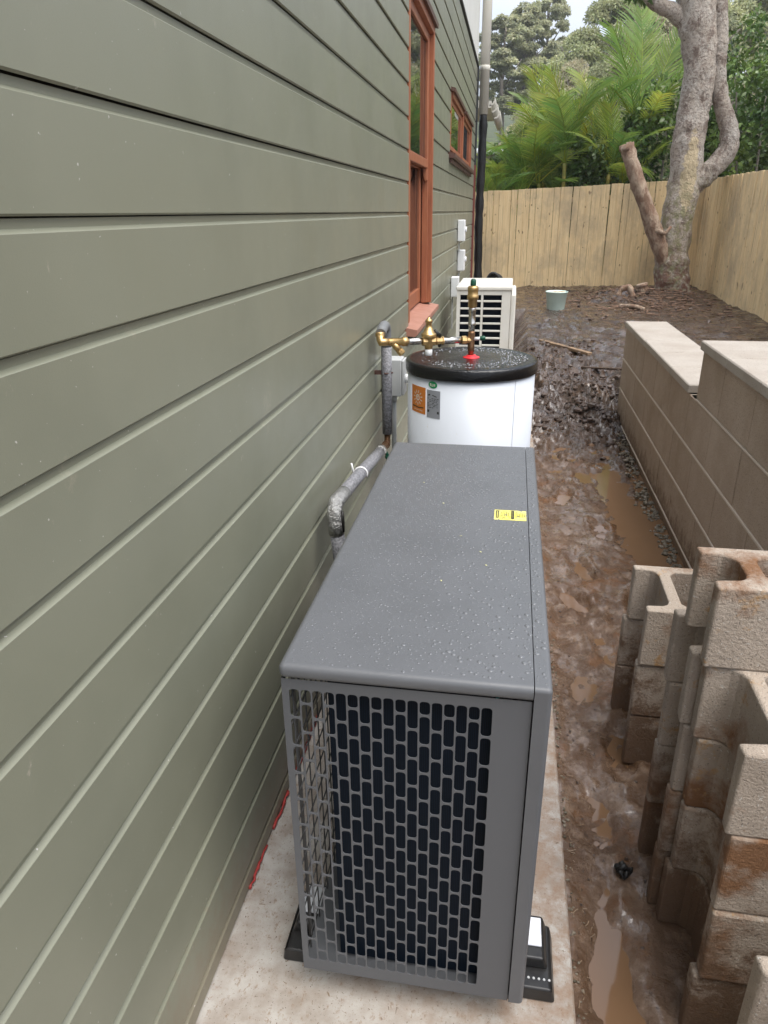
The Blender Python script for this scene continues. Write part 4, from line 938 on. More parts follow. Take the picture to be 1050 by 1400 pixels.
# ================================================================ LOOSE CONCRETE BLOCKS
def block_mesh(ly, h, seed, lx=.39):
    rs = random.Random(seed); t = .034
    def end(x_of):                                                      # recess between shell ends, web with soft fillets
        return [(x_of(0), t), (x_of(.048), t + .002), (x_of(.062), t + .012), (x_of(.070), t + .032), (x_of(.070), ly - t - .032), (x_of(.062), ly - t - .012), (x_of(.048), ly - t - .002), (x_of(0), ly - t)]
    left = end(lambda q: q); right = end(lambda q: lx - q)
    outer = [(0, 0), (lx, 0)] + right + [(lx, ly), (0, ly)] + left[::-1]
    hx0, hx1 = .105, lx - .105
    inner = [(hx0 + .015, t + .006), (hx1 - .015, t + .006), (hx1, t + .025), (hx1, ly - t - .025), (hx1 - .015, ly - t - .006), (hx0 + .015, ly - t - .006), (hx0, ly - t - .025), (hx0, t + .025)]
    bm = bmesh.new(); es = []
    for loop in (outer, inner):
        vs = [bm.verts.new((x, y, 0)) for x, y in loop]
        es += [bm.edges.new((vs[i], vs[(i + 1) % len(vs)])) for i in range(len(vs))]
    bmesh.ops.triangle_fill(bm, use_beauty=True, use_dissolve=False, edges=es)
    bad = [f for f in bm.faces if hx0 + .02 < f.calc_center_median().x < hx1 - .02 and t + .03 < f.calc_center_median().y < ly - t - .03]
    bmesh.ops.delete(bm, geom=bad, context='FACES_ONLY')
    r = bmesh.ops.extrude_face_region(bm, geom=bm.faces[:])
    for v in [e for e in r['geom'] if isinstance(e, bmesh.types.BMVert)]: v.co.z += h
    bmesh.ops.recalc_face_normals(bm, faces=bm.faces)
    sharp = [e for e in bm.edges if len(e.link_faces) == 2 and e.calc_face_angle(0) > .9]
    bmesh.ops.bevel(bm, geom=sharp, offset=.0062, segments=3, profile=.5, affect='EDGES')
    for v in bm.verts:
        k = noise.noise(v.co * 40 + Vector((seed, 0, 0))); k2 = noise.noise(v.co * 90 + Vector((0, seed, 0)))
        v.co += Vector((k, k2, k * .8)) * .0030
    for f in bm.faces: f.smooth = f.calc_area() < 3e-4
    me = bpy.data.meshes.new('concrete_block'); bm.to_mesh(me); bm.free(); me.materials.append(M['block']); return me
BM30 = [block_mesh(.30, .1888, s) for s in (1, 2, 3)]; BM19 = [block_mesh(.19, .1888, s) for s in (4,)]
rr = random.Random(17); names = ['bottom', 'second', 'third', 'fourth']
def stack(x, y, n, which, me_list, z0=-.062, jit=.005, mir=True):
    for k in range(n):
        dx = rr.uniform(-jit, jit); o = link('concrete_block', me_list[k % len(me_list)], None, (x + dx, y + rr.uniform(-.006, .006), z0 + .1895 * k)); o.rotation_euler.z = rr.uniform(-.015, .015)
        pos = 'topmost' if k == n - 1 else names[k]
        tag(o, f'hollow grey concrete block, {pos} of {which}', 'concrete block', 'loose hollow concrete blocks stacked beside the path')
    return o
stack(1.0, 1.885, 3, 'the farthest stack, next to the retaining wall', BM30)
stack(.996, 1.376, 4, 'the narrow stack carrying the highest block', BM19)
stack(1.014, 1.062, 4, 'the stack just in front of the highest block', BM30)
stack(1.0, .545, 3, 'the nearest stack at the bottom right corner', BM30)
o = link('concrete_block', BM19[0], None, (1.0, 1.325, -.062 + .1895 * 4)); tag(o, 'narrow pale concrete block lying across the two tall stacks, highest of all', 'concrete block', 'loose hollow concrete blocks stacked beside the path')

# ================================================================ FENCES
def paling_fence(name, label, a, b, top, base, group, seed):
    t = thing(name, label, 'fence', (a[0], a[1], base(0))); A = Vector((a[0], a[1], 0)); Bv = Vector((b[0], b[1], 0)); D_ = Bv - A; Ln = D_.length; d = D_ / Ln; n = Vector((d.y, -d.x, 0))
    rs = random.Random(seed); s = 0.; i = 0; rz = atan2(d.y, d.x)
    while s < Ln:
        w = rs.uniform(.093, .101); u = (s + w / 2) / Ln; zt = top(u) + rs.uniform(-.006, .006); zb = base(u) - .12
        q = MB(); off = rs.uniform(0, .007); q.box(-w / 2 + .0008, -.009 + off, 0, w / 2 - .0008, .009 + off, zt - zb, .0022)
        o = q.build('paling', M['paling'], t); c = A + d * (s + w / 2); o.location = (c.x - a[0], c.y - a[1], zb - base(0)); o.rotation_euler = (rs.uniform(-.004, .004), rs.uniform(-.005, .005), rz)
        s += w + rs.uniform(.0003, .002); i += 1
    for k in (.12, .5, .88):
        q = MB(); vs0 = A; z0 = base(0) + (top(0) - base(0)) * k; z1 = base(1) + (top(1) - base(1)) * k
        for (p, z) in ((0, 0),): pass
        off = -n * .040
        pts = [(0, z0), (Ln, z1)]
        m4 = []
        for x, z in pts:
            c = d * x + off
            for dn, dz in ((-.018, -.035), (.018, -.035), (.018, .035), (-.018, .035)): m4.append((c.x + n.x * dn, c.y + n.y * dn, z + dz - base(0)))
        q.add(m4, [(0, 1, 2, 3), (7, 6, 5, 4), (0, 4, 5, 1), (1, 5, 6, 2), (2, 6, 7, 3), (3, 7, 4, 0)]); q.build('rail', M['paling'], t)
    x = .05
    while x < Ln:
        u = x / Ln; c = d * x - n * .10; q = MB(); q.box(c.x - .045, c.y - .045, -.2, c.x + .045, c.y + .045, top(u) - base(0) - .05, .004); q.build('post', M['paling'], t); x += 2.2
    return t
paling_fence('timber_fence', 'new pale timber paling fence across the back of the yard', (-1.0, 13.0), (3.47, 13.0), lambda u: 1.835 + .165 * u, lambda u: .27 + .08 * u, None, 3)
paling_fence('timber_fence', 'new timber paling fence on the right running towards the camera from the tree', (3.50, 12.98), (4.10, -3.0), lambda u: 2.0 + .03 * u, lambda u: .36 + .02 * u, None, 9)  # stretch past the camera is unseen, extended to cut low skylight on the wall

# ================================================================ TREE WITH CUT LIMB
tr = thing('tree', 'big mottled grey trunk tree with a sawn off limb in front of the fence', 'tree', (2.98, 12.0, .25))
TLc = Vector((-2.98, -12.0, -.25)); TL = lambda o: (setattr(o, 'location', TLc), o)[1]
def spl(pts, n=6):
    out = []; P_ = [Vector(p) for p in pts]
    for i in range(len(P_) - 1):
        p0, p1, p2, p3 = P_[max(i - 1, 0)], P_[i], P_[i + 1], P_[min(i + 2, len(P_) - 1)]
        for k in range(n):
            t = k / n; out.append(.5 * ((2 * p1) + (p2 - p0) * t + (2 * p0 - 5 * p1 + 4 * p2 - p3) * t * t + (3 * p1 - p0 - 3 * p2 + p3) * t ** 3))
    return out + [P_[-1]]
def limb(mb, pr, seg=22, jit=.10, seed=0, n=6):
    P4 = spl([Vector((x, y, z, ))for x, y, z, r in pr], n); rs = []
    for i in range(len(pr) - 1): rs += [pr[i][3] + (pr[i + 1][3] - pr[i][3]) * k / n for k in range(n)]
    mb.tube(P4, rs + [pr[-1][3]], seg, jit=jit, seed=seed)
mb = MB()
limb(mb, [(3.01, 12, -.05, .37), (3.01, 12, .22, .31), (2.98, 12, .45, .262), (2.92, 12, .92, .240), (2.92, 12, 1.35, .235), (2.96, 12, 1.92, .228), (2.93, 12, 2.35, .226), (2.95, 12, 2.87, .206), (2.95, 12, 3.4, .213), (2.80, 12, 4.1, .25), (2.70, 12.05, 5.2, .22), (2.7, 12.2, 7.5, .14), (2.8, 12.3, 9.5, .07)], 30, .14, 1, 9)
for a in (.3, 1.5, 2.7, 3.6, 4.6, 5.6): limb(mb, [(3.0 + .12 * cos(a), 12 + .12 * sin(a), .50, .11), (3.0 + .27 * cos(a), 12 + .27 * sin(a), .31, .08), (3.0 + .48 * cos(a), 12 + .48 * sin(a), .20, .05)], 12, .2, 7)
TL(mb.build('trunk', M['bark'], tr))
mb = MB(); limb(mb, [(2.95, 11.98, 1.70, .12), (3.10, 11.97, 1.88, .135), (3.27, 11.97, 2.06, .145), (3.47, 11.97, 2.34, .135), (3.44, 11.97, 2.62, .125), (3.28, 11.97, 2.97, .105), (3.19, 11.97, 3.4, .088), (3.17, 11.97, 3.62, .105), (3.15, 11.97, 3.8, .088), (3.10, 12, 4.4, .085), (3.3, 12.1, 6.0, .06)], 20, .16, 4, 7); TL(mb.build('limb', M['bark'], tr))
mb = MB(); limb(mb, [(2.75, 12, 3.85, .12), (2.50, 11.95, 4.02, .10), (2.20, 11.9, 4.15, .08), (1.7, 11.8, 4.6, .05)], 16, .16, 5); TL(mb.build('limb', M['bark'], tr))
mb = MB(); limb(mb, [(2.92, 11.92, .72, .125), (2.68, 11.87, 1.12, .118), (2.49, 11.84, 1.50, .108), (2.25, 11.8, 1.98, .100), (2.06, 11.8, 2.42, .098)], 20, .24, 6, 6)
mb.tube([(2.60, 11.78, 1.28), (2.74, 11.72, 1.24), (2.80, 11.72, 1.34)], [.04, .03, .02], 8, jit=.3)
st = TL(mb.build('sawn_limb', M['stubbark'], tr))
mb = MB()
for (x, y, r, h) in ((2.01, 11.8, .055, .02), (2.09, 11.79, .055, .055), (2.055, 11.75, .06, .0), (2.05, 11.83, .05, .03)): mb.tube([(x + .01, y, 2.34), (x, y, 2.40 + h * .5), (x - .004, y, 2.40 + h)], [r, r * .9, r * .7], 9, jit=.5, seed=h)
mb.build('splintered_end', M['stubbark'], st)
def leaf_quad(mb, c, d, w, l, up, tint, fold=0.):
    d = d.normalized(); s = d.cross(up)
    if s.length < 1e-3: s = d.cross(Vector((1, 0, 0)))
    s.normalize(); a = c; m_ = c + d * l * .45; e = c + d * l
    mb.add([a, m_ + s * w / 2, e, m_ - s * w / 2], [(0, 1, 2, 3)], False, tint)
def rnd_dir(rs):
    while True:
        v = Vector((rs.uniform(-1, 1), rs.uniform(-1, 1), rs.uniform(-1, 1)))
        if .05 < v.length < 1: return v.normalized()
def clump(mb, rs, c, r, n, lw, ll, droop=.5, sq=.75, shell=.55, tvar=.3):
    base = 1 + rs.uniform(-.18, .22)
    for i in range(n):
        v = rnd_dir(rs); q = (shell + (1 - shell) * rs.random()) if rs.random() < .8 else rs.random()
        p = Vector((v.x * r * q, v.y * r * q, v.z * r * q * sq)) + c
        d = (v * .6 + rnd_dir(rs) * .8 + Vector((0, 0, -droop))).normalized()
        k = base * (1 + rs.uniform(-tvar, tvar)); tn = (k * rs.uniform(.92, 1.12), k, k * rs.uniform(.8, 1.1))
        leaf_quad(mb, p, d, lw * rs.uniform(.7, 1.3), ll * rs.uniform(.7, 1.3), rnd_dir(rs), tn)
mb = MB(); rs = random.Random(31)
for i in range(34):
    a = rs.random() * 6.28; r = rs.uniform(.5, 3.2); clump(mb, rs, Vector((2.8 + r * cos(a), 12.2 + r * .7 * sin(a), rs.uniform(5.6, 9.5))), rs.uniform(.5, .9), 150, .06, .13)
for c, r, n in (((2.1, 12., 4.45), .35, 160), ((1.75, 11.9, 4.5), .3, 120), ((2.6, 11.9, 4.6), .3, 100), ((4.1, 11.6, 4.1), .4, 130), ((4.45, 11.5, 3.75), .35, 130), ((4.2, 11.4, 3.35), .22, 70), ((4.6, 11.6, 4.4), .5, 200)):
    clump(mb, rs, Vector(c), r, n, .06, .15, .7)
TL(mb.build('crown', M['hedge'], tr, fix=False))

# ================================================================ SHRUBS BEHIND THE FENCE
def shrub(x, y, z, rx, ry, h, n, label, seed, m_='hedge', lw=.055, ll=.10, nm='dense_shrub'):
    t = thing(nm, label, 'shrub', (x, y, .33), 'dense shrubs behind the fence'); rs = random.Random(seed); mb = MB(); k = 0
    while k < n:
        v = rnd_dir(rs); q = .55 + .45 * rs.random(); c = Vector((v.x * rx * q, v.y * ry * q, z - .33 + v.z * h * q))
        if c.z < .1: continue
        clump(mb, rs, c, rs.uniform(.16, .34), 60, lw, ll, .25, .85, .3, .4); k += 1
    mb.build('foliage', M[m_], t, fix=False)
    q = MB()
    for i in range(5):
        a = rs.random() * 6.28; q.tube([(.1 * cos(a), .1 * sin(a), -.1), (rx * .3 * cos(a), ry * .3 * sin(a), h * .6), (rx * .6 * cos(a), ry * .5 * sin(a), z - .33 + h * .5)], [.04, .03, .012], 7)
    q.build('stem', M['gumtrunk'], t)
shrub(2.25, 14.4, 1.75, .95, .7, 1.25, 85, 'dark green shrub behind the fence left of the big trunk', 41)
shrub(3.15, 14.7, 2.25, 1.0, .8, 1.45, 100, 'dark green shrub behind the big trunk', 42)
shrub(4.6, 13.9, 2.5, 1.2, .9, 1.55, 130, 'dark leafy shrub right of the trunk above the fence corner', 43)
shrub(5.9, 12.6, 2.9, 1.3, 1.0, 1.8, 130, 'tall dark shrub at the right edge above the side fence', 44)
shrub(5.0, 15.6, 3.3, 1.5, 1.0, 1.6, 110, 'broad dark shrub standing farther behind the fence corner', 45)
shrub(1.2, 16.2, 1.7, 1.6, .7, 1.1, 100, 'low dark shrub behind the palms', 46)
shrub(.5, 15.7, 1.75, .9, .5, 1.2, 80, 'dark shrub filling in behind the left palms', 48)
shrub(1.5, 15.8, 2.0, .9, .5, 1.35, 90, 'dark shrub filling in behind the middle palms', 49)
shrub(-.4, 15.6, 1.6, 1.0, .7, .9, 60, 'low dark shrub behind the fence beside the house corner', 47)

# ================================================================ PALMS
def frond_mesh(L, droop, nl, seed, m_, wleaf=.021, lleaf=.46):
    rs = random.Random(seed); mb = MB(); pts = []
    for i in range(15):
        t = i / 14; pts.append(Vector((0.03 * sin(t * 3 + seed), L * t * (1 - .18 * droop * t * t), -L * droop * .62 * t ** 2.3)))
    mb.tube(pts, [.014 * (1 - .85 * i / 14) + .002 for i in range(15)], 5)
    st = len(mb.f)
    for i in range(nl):
        t = .16 + .84 * i / nl; f = t * 14; k = min(13, int(f)); p = pts[k].lerp(pts[k + 1], f - k); tan = (pts[k + 1] - pts[k]).normalized()
        ll = lleaf * (sin(pi * min(1, (t - .10) * 1.02)) ** .55 + .12) * rs.uniform(.85, 1.1)
        for s in (-1, 1):
            side = Vector((s, 0, 0)); nrm = side.cross(tan).normalized()
            d = (side * .80 + tan * (.62 + .35 * t) + Vector((0, 0, .34 + rs.uniform(-.12, .12)))).normalized()
            q = p; w = wleaf * rs.uniform(.8, 1.15); vs = []; kk = 1 + rs.uniform(-.2, .25); sd = d.cross(Vector((0, 0, 1))).normalized()
            for j in range(4):
                vs += [q + sd * w * (.5, .55, .4, .02)[j], q - sd * w * (.5, .55, .4, .02)[j]]
                d = (d + Vector((0, 0, -.20 - .06 * j))).normalized(); q = q + d * ll / 3
            mb.add(vs, [(0, 1, 3, 2), (2, 3, 5, 4), (4, 5, 7, 6)], False, (kk * rs.uniform(.95, 1.25), kk, kk * .9))
    for i in range(st): mb.c[i] = (2.0, 1.5, 1.2)
    return mb.mesh('frond', m_)
FR = [frond_mesh(1.5, .55, 25, 1, M['palm']), frond_mesh(1.35, .9, 24, 2, M['palm']), frond_mesh(1.6, .35, 26, 3, M['palm']), frond_mesh(1.4, .7, 25, 4, M['palmdk'])]
FBIG = frond_mesh(2.1, .22, 30, 5, M['palmdk'], .030, .66)
def palm(x, y, canes, label, seed, big=None, z0=.33):
    t = thing('palm', label, 'palm', (x, y, z0), 'palms behind the back fence'); rs = random.Random(seed)
    for (dx, dy, h, lean, nf, sc) in canes:
        top = Vector((dx + lean, dy, h)); q = MB(); P3 = spl([(dx * .4, dy * .4, -.1), (dx * .8 + lean * .3, dy, h * .5), tuple(top)], 6)
        q.tube(P3, [.045 - .012 * i / 12 for i in range(len(P3))], 10); q.build('cane', M['cane'], t)
        for i in range(nf):
            az = 2 * pi * i / nf * 1.0 + rs.uniform(-.35, .35) + seed; el = radians(rs.choice((20, 38, 55, 64, 74, 82, 86)) + rs.uniform(-6, 6))
            me = FR[rs.choice((0, 1, 2, 3, 3))]; o = link('frond', me, t); k = sc * rs.uniform(.82, 1.15)
            o.matrix_local = Matrix.Translation(top) @ Matrix.Rotation(az, 4, 'Z') @ Matrix.Rotation(el, 4, 'X') @ Matrix.Rotation(rs.uniform(-.5, .5), 4, 'Y') @ Matrix.Scale(k, 4)
    return t
palm(.15, 13.9, [(0, 0, 1.25, 0, 8, .62), (.30, .2, 1.15, .1, 7, .6), (-.4, .1, 1.2, -.1, 6, .6)], 'low palm clump at the left end of the back fence by the house corner', 1)
palm(.80, 14.3, [(0, 0, 1.55, -.1, 7, .75), (.3, .25, 1.4, .1, 6, .7)], 'feathery palm clump left of the golden stemmed palm', 2)
palm(1.38, 14.1, [(0, 0, 2.0, -.03, 9, .95), (-.25, .25, 1.7, -.2, 5, .8)], 'tallest golden cane palm in the middle above the back fence', 3)
palm(2.05, 14.0, [(0, 0, 1.8, .05, 8, .85), (.12, .15, 1.5, .25, 5, .7)], 'golden cane palm clump just left of the sawn off limb', 4)
palm(1.05, 15.2, [(0, 0, 2.1, 0, 8, .95), (-.3, 0, 1.8, -.2, 6, .85)], 'fresh green palm standing behind the golden stemmed palm', 6)
palm(.45, 14.9, [(0, 0, 1.6, 0, 8, .9)], 'arching palm behind the low left palm clump', 8)
palm(1.75, 15.0, [(0, 0, 2.3, .1, 8, .9), (.3, .1, 1.9, .2, 6, .8)], 'palm standing behind and between the two golden cane palms', 9)
tp = palm(2.62, 14.8, [(0, 0, 2.4, 0, 7, .8)], 'palm with large upright dark fronds left of the big trunk', 5)
rs = random.Random(77)
for az, el, rl, sc in ((.25, 85, .1, 1.05), (-1.2, 76, .5, .92), (2.4, 70, -.3, .9), (-2.2, 62, .1, .85)):
    o = link('frond', FBIG, tp); o.matrix_local = Matrix.Translation((0, 0, 2.35)) @ Matrix.Rotation(az, 4, 'Z') @ Matrix.Rotation(radians(el), 4, 'X') @ Matrix.Rotation(rl, 4, 'Y') @ Matrix.Scale(sc, 4)

# ================================================================ GUM TREES ON THE SLOPE
def gum_meshes(seed, H, Rr, nclump, per, m_, lw=.07, ll=.17, sparse=False):
    rs = random.Random(seed); tk = MB(); cr_ = MB()
    limb(tk, [(0, 0, -.6, .22), (.1, .05, H * .3, .18), (-.1, 0, H * .6, .12), (.1, .1, H * .92, .05)], 10, .1, seed, 4)
    for i in range(9):
        a = rs.random() * 6.28; z = H * rs.uniform(.35, .75); e = Vector((cos(a) * Rr * .6, sin(a) * Rr * .6, z + H * rs.uniform(.1, .2)))
        tk.tube([(0, 0, z), tuple(e * .5 + Vector((0, 0, z * .5)) * 1.0), tuple(e)], [.08, .05, .02], 7)
    for i in range(nclump):
        u = rs.random() ** (.8 if not sparse else 1); z = H * ((.40 if sparse else .08) + (.57 if sparse else .86) * u); env = Rr * (sin(pi * min(1, (u * .78 + .20))) ** .7)
        a = rs.random() * 6.28; q = (.35 + .65 * rs.random() ** .6) * env
        r = rs.uniform(.55, 1.05) * Rr * (.20 if sparse else .25); c = Vector((cos(a) * q, sin(a) * q, z)); k0 = 1 + rs.uniform(-.2, .25)
        for _ in range(int(per * (r / (Rr * .2)) ** 1.4)):
            v = rnd_dir(rs); v.z = abs(v.z) * 1.0 - .25
            f = .72 + .28 * rs.random() if rs.random() < .8 else rs.random()
            p = Vector((v.x * r * f, v.y * r * f, v.z * r * f * .85)) + c
            d = (v * .9 + rnd_dir(rs) * .7 + Vector((0, 0, -.55))).normalized(); k = k0 * (1 + rs.uniform(-.25, .25))
            leaf_quad(cr_, p, d, lw * rs.uniform(.7, 1.3), ll * rs.uniform(.7, 1.3), (v + rnd_dir(rs) * .5), (k * rs.uniform(.95, 1.1), k, k * rs.uniform(.85, 1.1)))
    return tk.mesh('trunk', M['gumtrunk']), cr_.mesh('crown', m_)
GA = gum_meshes(1, 8, 2.6, 85, 300, M['gum']), 8, 2.6
GB = gum_meshes(2, 8, 2.6, 85, 300, M['gumpale']), 8, 2.6
GC = gum_meshes(3, 14, 2.6, 105, 420, M['gumfar'], .10, .24, True), 14, 2.6
def gum(x, y, ztop, width, v, label, rz):
    """A gum tree whose crown reaches ztop (metres) and is width metres across."""
    (tk, crn), H, Rr = v; z0 = max(.33, hill_h(x, y)) - .25
    t = thing('gum_tree', label, 'tree', (x, y, z0), 'gum trees on the slope beyond the fence')
    sc = width / 2 / Rr; sz = (ztop - z0) / (H * 1.0)
    for n, me in (('trunk', tk), ('crown', crn)):
        o = link(n, me, t); o.scale = (sc, sc, sz); o.rotation_euler.z = rz
gum(-.9, 60, 14.4, 5.2, GC, 'tall thin grey green gum tree rising just beside the downpipe', 0.4)
gum(.6, 62, 15.6, 4.8, GC, 'tall thin grey green gum tree with sky showing through its middle', 2.0)
gum(2.1, 64, 16.6, 4.4, GC, 'tallest thin grey green gum tree against the sky', 3.3)
gum(1.4, 42, 6.8, 4.2, GA, 'olive gum tree on the slope under the tall thin gums', 4.4)
gum(2.4, 43, 8.3, 4.0, GA, 'olive gum tree on the slope just right of the tall thin gums', 1.2)
gum(3.6, 45, 10.6, 5.0, GA, 'high olive gum tree bordering the gap of sky', 2.9)
gum(5.1, 46, 12.4, 5.6, GA, 'higher olive gum tree on the upper slope behind the palm fronds', 5.1)
gum(7.0, 48, 14.2, 6.2, GA, 'highest olive gum tree at the top of the slope by the trunk', 0.8)
gum(.2, 33, 4.1, 2.8, GB, 'low pale cream tipped gum tree left above the palms', .3)
gum(1.2, 31, 4.8, 2.6, GB, 'pale cream tipped gum tree second from the left above the palms', 2.2)
gum(2.4, 34, 6.0, 3.2, GB, 'pale cream tipped gum tree in the middle of the slope', 1.1)
gum(3.0, 31.5, 6.2, 2.6, GA, 'olive gum tree behind the tallest palm', .7)
gum(4.4, 36, 7.6, 3.6, GB, 'pale cream tipped gum tree behind the upright palm fronds', 4.0)
gum(5.5, 34, 7.3, 3.4, GA, 'olive gum tree left of the big trunk', 5.0)
gum(9.7, 41, 10.6, 6.0, GA, 'olive gum tree right of the big trunk', 3.6)
gum(11.7, 42, 12.0, 6.2, GA, 'olive gum tree near the upper right corner', .2)
gum(13.5, 44, 12.6, 5.2, GA, 'olive gum tree beyond the upper right corner', 1.7)
gum(8.7, 32, 5.9, 3.4, GB, 'pale gum tree seen above the dark shrub right of the trunk', 2.7)
gum(-.8, 36, 4.4, 3.0, GA, 'small olive gum tree low beside the house corner', 1.9)
gum(-4.5, 45, 8.5, 5.0, GA, 'olive gum tree hidden behind the house', 2.6)
gum(6.1, 38, 9.6, 4.6, GB, 'large pale gum tree directly behind the upright palm fronds', 3.1)
gum(3.9, 33, 7.2, 3.6, GA, 'bushy olive gum tree behind the golden cane palms', 5.6)
gum(1.9, 37, 6.6, 3.6, GA, 'bushy olive gum tree low in the middle of the slope', .5)
gum(7.6, 35, 9.2, 4.4, GA, 'bushy olive gum tree just behind the big trunk', 2.4)
gum(9.3, 47, 12.4, 5.6, GA, 'high olive gum tree right of the big trunk top', 1.3)
gum(.9, 36, 5.6, 3.4, GB, 'pale bushy gum tree below the tall thin gums', 4.9)
gum(2.9, 40, 8.2, 3.6, GB, 'pale gum tree right of the gap of sky, lower edge', 2.0)
# a neighbour's pale roof glimpsed low beside the pipe
nh = thing('neighbour_house', 'pale roof of a neighbouring house glimpsed between downpipe and palms', 'house', (-1.2, 26, .3))
q = MB(); q.box(-3, 0, -.3, 1.0, 4, 2.95); q.build('wall', M['gumtrunk'], nh)
q = MB(); q.prism([(-.35, 2.96), (-.35, 3.02), (2, 3.3), (4.35, 3.02), (4.35, 2.96)], lambda y, z: (-3.3, y, z), lambda y, z: (1.3, y, z)); q.build('roof', M['neighbour'], nh)

# ================================================================ GROUND LITTER
def place_z(x, y): return ground_h(x, y)
rs = random.Random(51); mb = MB()
def stick(mb, x, y, l, r, z=None, tilt=.15):
    a = rs.random() * 6.28; z = place_z(x, y) if z is None else z; d = Vector((cos(a), sin(a), rs.uniform(-tilt, tilt))) * l / 2; c = Vector((x, y, z + r * .9 + abs(d.z)))
    m_ = c + Vector((rs.uniform(-.1, .1) * l, rs.uniform(-.1, .1) * l, 0)); mb.tube([c - d, m_, c + d], [r, r * .9, r * .6], 4, smooth=False, flat=rs.uniform(.35, 1))
for i in range(800):
    x, y = rs.gauss(2.6, .75), rs.gauss(11.4, .7)
    if y > 12.85 or x > 3.45 or x < 1.0: continue
    stick(mb, x, y, rs.uniform(.03, .13), rs.uniform(.004, .013))
for i in range(420):
    x, y = rs.uniform(1.7, 3.5), rs.uniform(7.5, 12.3); stick(mb, x, y, rs.uniform(.03, .12), rs.uniform(.002, .006))
tag(mb.build('bark_litter', M['bark_litter'], fix=False), 'strips of fallen bark and twigs around the foot of the tree', 'bark litter', kind='stuff')
mb = MB()
for i in range(800):
    x = rs.uniform(.80, 1.36) if rs.random() < .7 else .80 + abs(rs.gauss(0, .035)); y = .7 + 5.3 * rs.random() ** 1.2
    z = place_z(x, y)
    if z < -.069: continue
    stick(mb, x, y, rs.uniform(.006, .022), rs.uniform(.0006, .0016), z)
for i in range(260):
    x = rs.uniform(.02, .78); y = rs.uniform(.7, 2.9); stick(mb, x, y, rs.uniform(.004, .016), rs.uniform(.0005, .0013), 0.0, .02)
tag(mb.build('straw_litter', M['straw'], fix=False), 'short bits of straw and twig trodden into the wet path', 'straw litter', kind='stuff')
ICO = None
def lump(mb, c, r, sq=.7, rough=.35):
    global ICO
    if ICO is None:
        b = bmesh.new(); bmesh.ops.create_icosphere(b, subdivisions=1, radius=1); b.verts.ensure_lookup_table(); ICO = ([v.co.copy() for v in b.verts], [tuple(v.index for v in f.verts) for f in b.faces]); b.free()
    sx, sy = rs.uniform(.7, 1.3), rs.uniform(.7, 1.3)
    mb.add([(c[0] + v.x * r * sx * (1 + rs.uniform(-rough, rough)), c[1] + v.y * r * sy * (1 + rs.uniform(-rough, rough)), c[2] + v.z * r * sq * (1 + rs.uniform(-rough, rough))) for v in ICO[0]], ICO[1], False)
mb = MB()
for i in range(1100):
    t = rs.random()
    if t < .55: x, y = rs.gauss(1.25, .2), rs.gauss(6.3, .45)
    elif t < .8: x, y = rs.uniform(.7, 1.6), rs.uniform(5.6, 8.5)
    else: x, y = rs.uniform(.8, 3.2), rs.uniform(7, 12.6)
    if x < .62 or (x > 1.46 and y < 6.2): continue
    r = rs.choice((.006, .008, .012, .018, .028)) * rs.uniform(.7, 1.3); lump(mb, (x, y, place_z(x, y) + r * .1), r)
for i in range(500):
    x, y = rs.uniform(.80, 1.4), rs.uniform(.8, 5.6); r = rs.uniform(.0015, .006); lump(mb, (x, y, place_z(x, y)), r)
tag(mb.build('mud_clods', M['clod'], fix=False), 'dark clods of churned soil along the path', 'clods', kind='stuff')
mb = MB()
for i in range(420):
    y = rs.uniform(2.3, 5.5); x = 1.478 - abs(rs.gauss(0, .038)) ; r = rs.uniform(.004, .017); lump(mb, (x, y, max(-.085, place_z(x, y)) + r * .35 + .012), r, .8, .3)
for i in range(120):
    y = rs.uniform(.9, 2.6); x = .793 + abs(rs.gauss(0, .012)); r = rs.uniform(.002, .006); lump(mb, (x, y, place_z(x, y) + r * .3), r, .8, .3)
tag(mb.build('gravel', M['gravel'], fix=False), 'grey and greenish gravel along the foot of the retaining wall', 'gravel', kind='stuff')
# thin damp air over the whole yard and slope
mb = MB(); mb.box(-130, -45, -3, 210, 170, 40)
hz = mb.build('haze', None); tag(hz, kind='stuff')
hm = bpy.data.materials.new('damp_air'); hm.use_nodes = True; hm.node_tree.nodes.clear()
ho = hm.node_tree.nodes.new('ShaderNodeOutputMaterial'); hv = hm.node_tree.nodes.new('ShaderNodeVolumePrincipled')
hv.inputs['Color'].default_value = (.92, .95, 1, 1); hv.inputs['Density'].default_value = .0009; hv.inputs['Anisotropy'].default_value = .2
hm.node_tree.links.new(hv.outputs[0], ho.inputs['Volume']); hz.data.materials.append(hm)
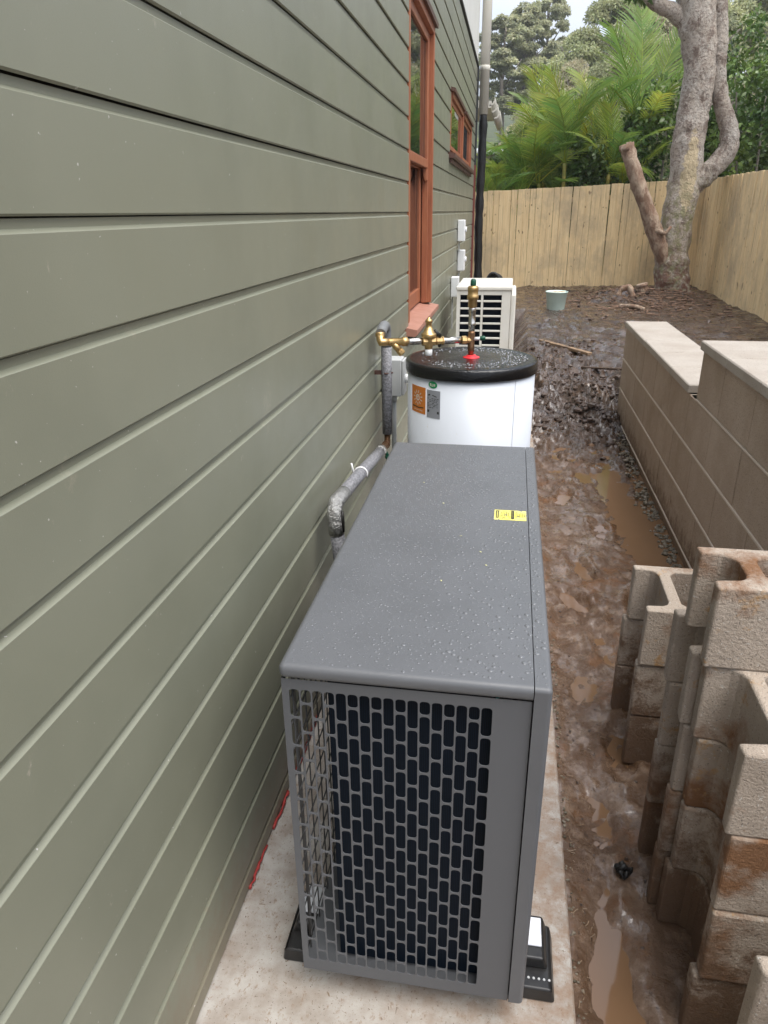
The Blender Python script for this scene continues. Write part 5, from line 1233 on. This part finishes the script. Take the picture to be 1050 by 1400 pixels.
# bits and pieces in the mud
mb = MB(); q = [(.945 + .015 * cos(t) * (1 + .4 * sin(t * 3 + 1)), 1.46 + .014 * sin(t) * (1 + .3 * cos(t * 4)), -.046 + .008 * sin(t * 5)) for t in [2 * pi * k / 24 for k in range(25)]]
mb.tube(q, [.0055 + .003 * sin(k * 2.1) for k in range(25)], 7, jit=.5); mb.tube([(.93, 1.455, -.042), (.945, 1.462, -.032), (.962, 1.455, -.044)], [.006, .009, .004], 6, jit=.5)
tag(mb.build('plastic_scrap', M['hose'], fix=False), 'small crumpled black plastic scrap in the mud beside the block stack', 'scrap')
def plank(name, label, a, b, w, h, m_):
    A = Vector(a); B_ = Vector(b); d = (B_ - A); L_ = d.length; q = MB(); q.box(0, -w / 2, -h / 2, L_, w / 2, h / 2, .003); o = q.build(name, M[m_]); o.location = A; o.rotation_euler = d.to_track_quat('X', 'Z').to_euler(); tag(o, label, 'timber'); return o
z1, z2 = ground_h(.95, 8.3), ground_h(1.45, 7.7)
plank('timber_stake', 'muddy timber stake lying in the soil beyond the heap', (.92, 8.45, z1 + .004), (1.42, 7.85, z2 + .008), .06, .03, 'muddywood')
plank('timber_stake', 'dark wet timber strip lying near the end of the retaining wall', (1.30, 7.55, ground_h(1.3, 7.55) + .02), (1.78, 7.1, ground_h(1.78, 7.1) + .02), .045, .02, 'clod')
mb = MB(); limb(mb, [(2.08, 11.2, .36, .035), (2.14, 11.22, .50, .04), (2.25, 11.2, .52, .045), (2.31, 11.17, .34, .04)], 10, .4, 2)
tag(mb.build('tree_root', M['stubbark']), 'arched pinkish brown root dug up left of the tree foot', 'root')
mb = MB(); limb(mb, [(2.46, 11.5, .25, .10), (2.48, 11.5, .45, .085), (2.46, 11.5, .56, .075)], 14, .5, 3)
tag(mb.build('tree_stump', M['stubbark']), 'short broken stump standing close to the left of the tree foot', 'stump')
mb = MB(); limb(mb, [(2.05, 10.6, .34, .03), (2.2, 10.3, .37, .03), (2.32, 10.2, .35, .02)], 8, .3, 3)
tag(mb.build('fallen_branch', M['stubbark']), 'short crooked branch lying in front of the dug up root', 'branch')
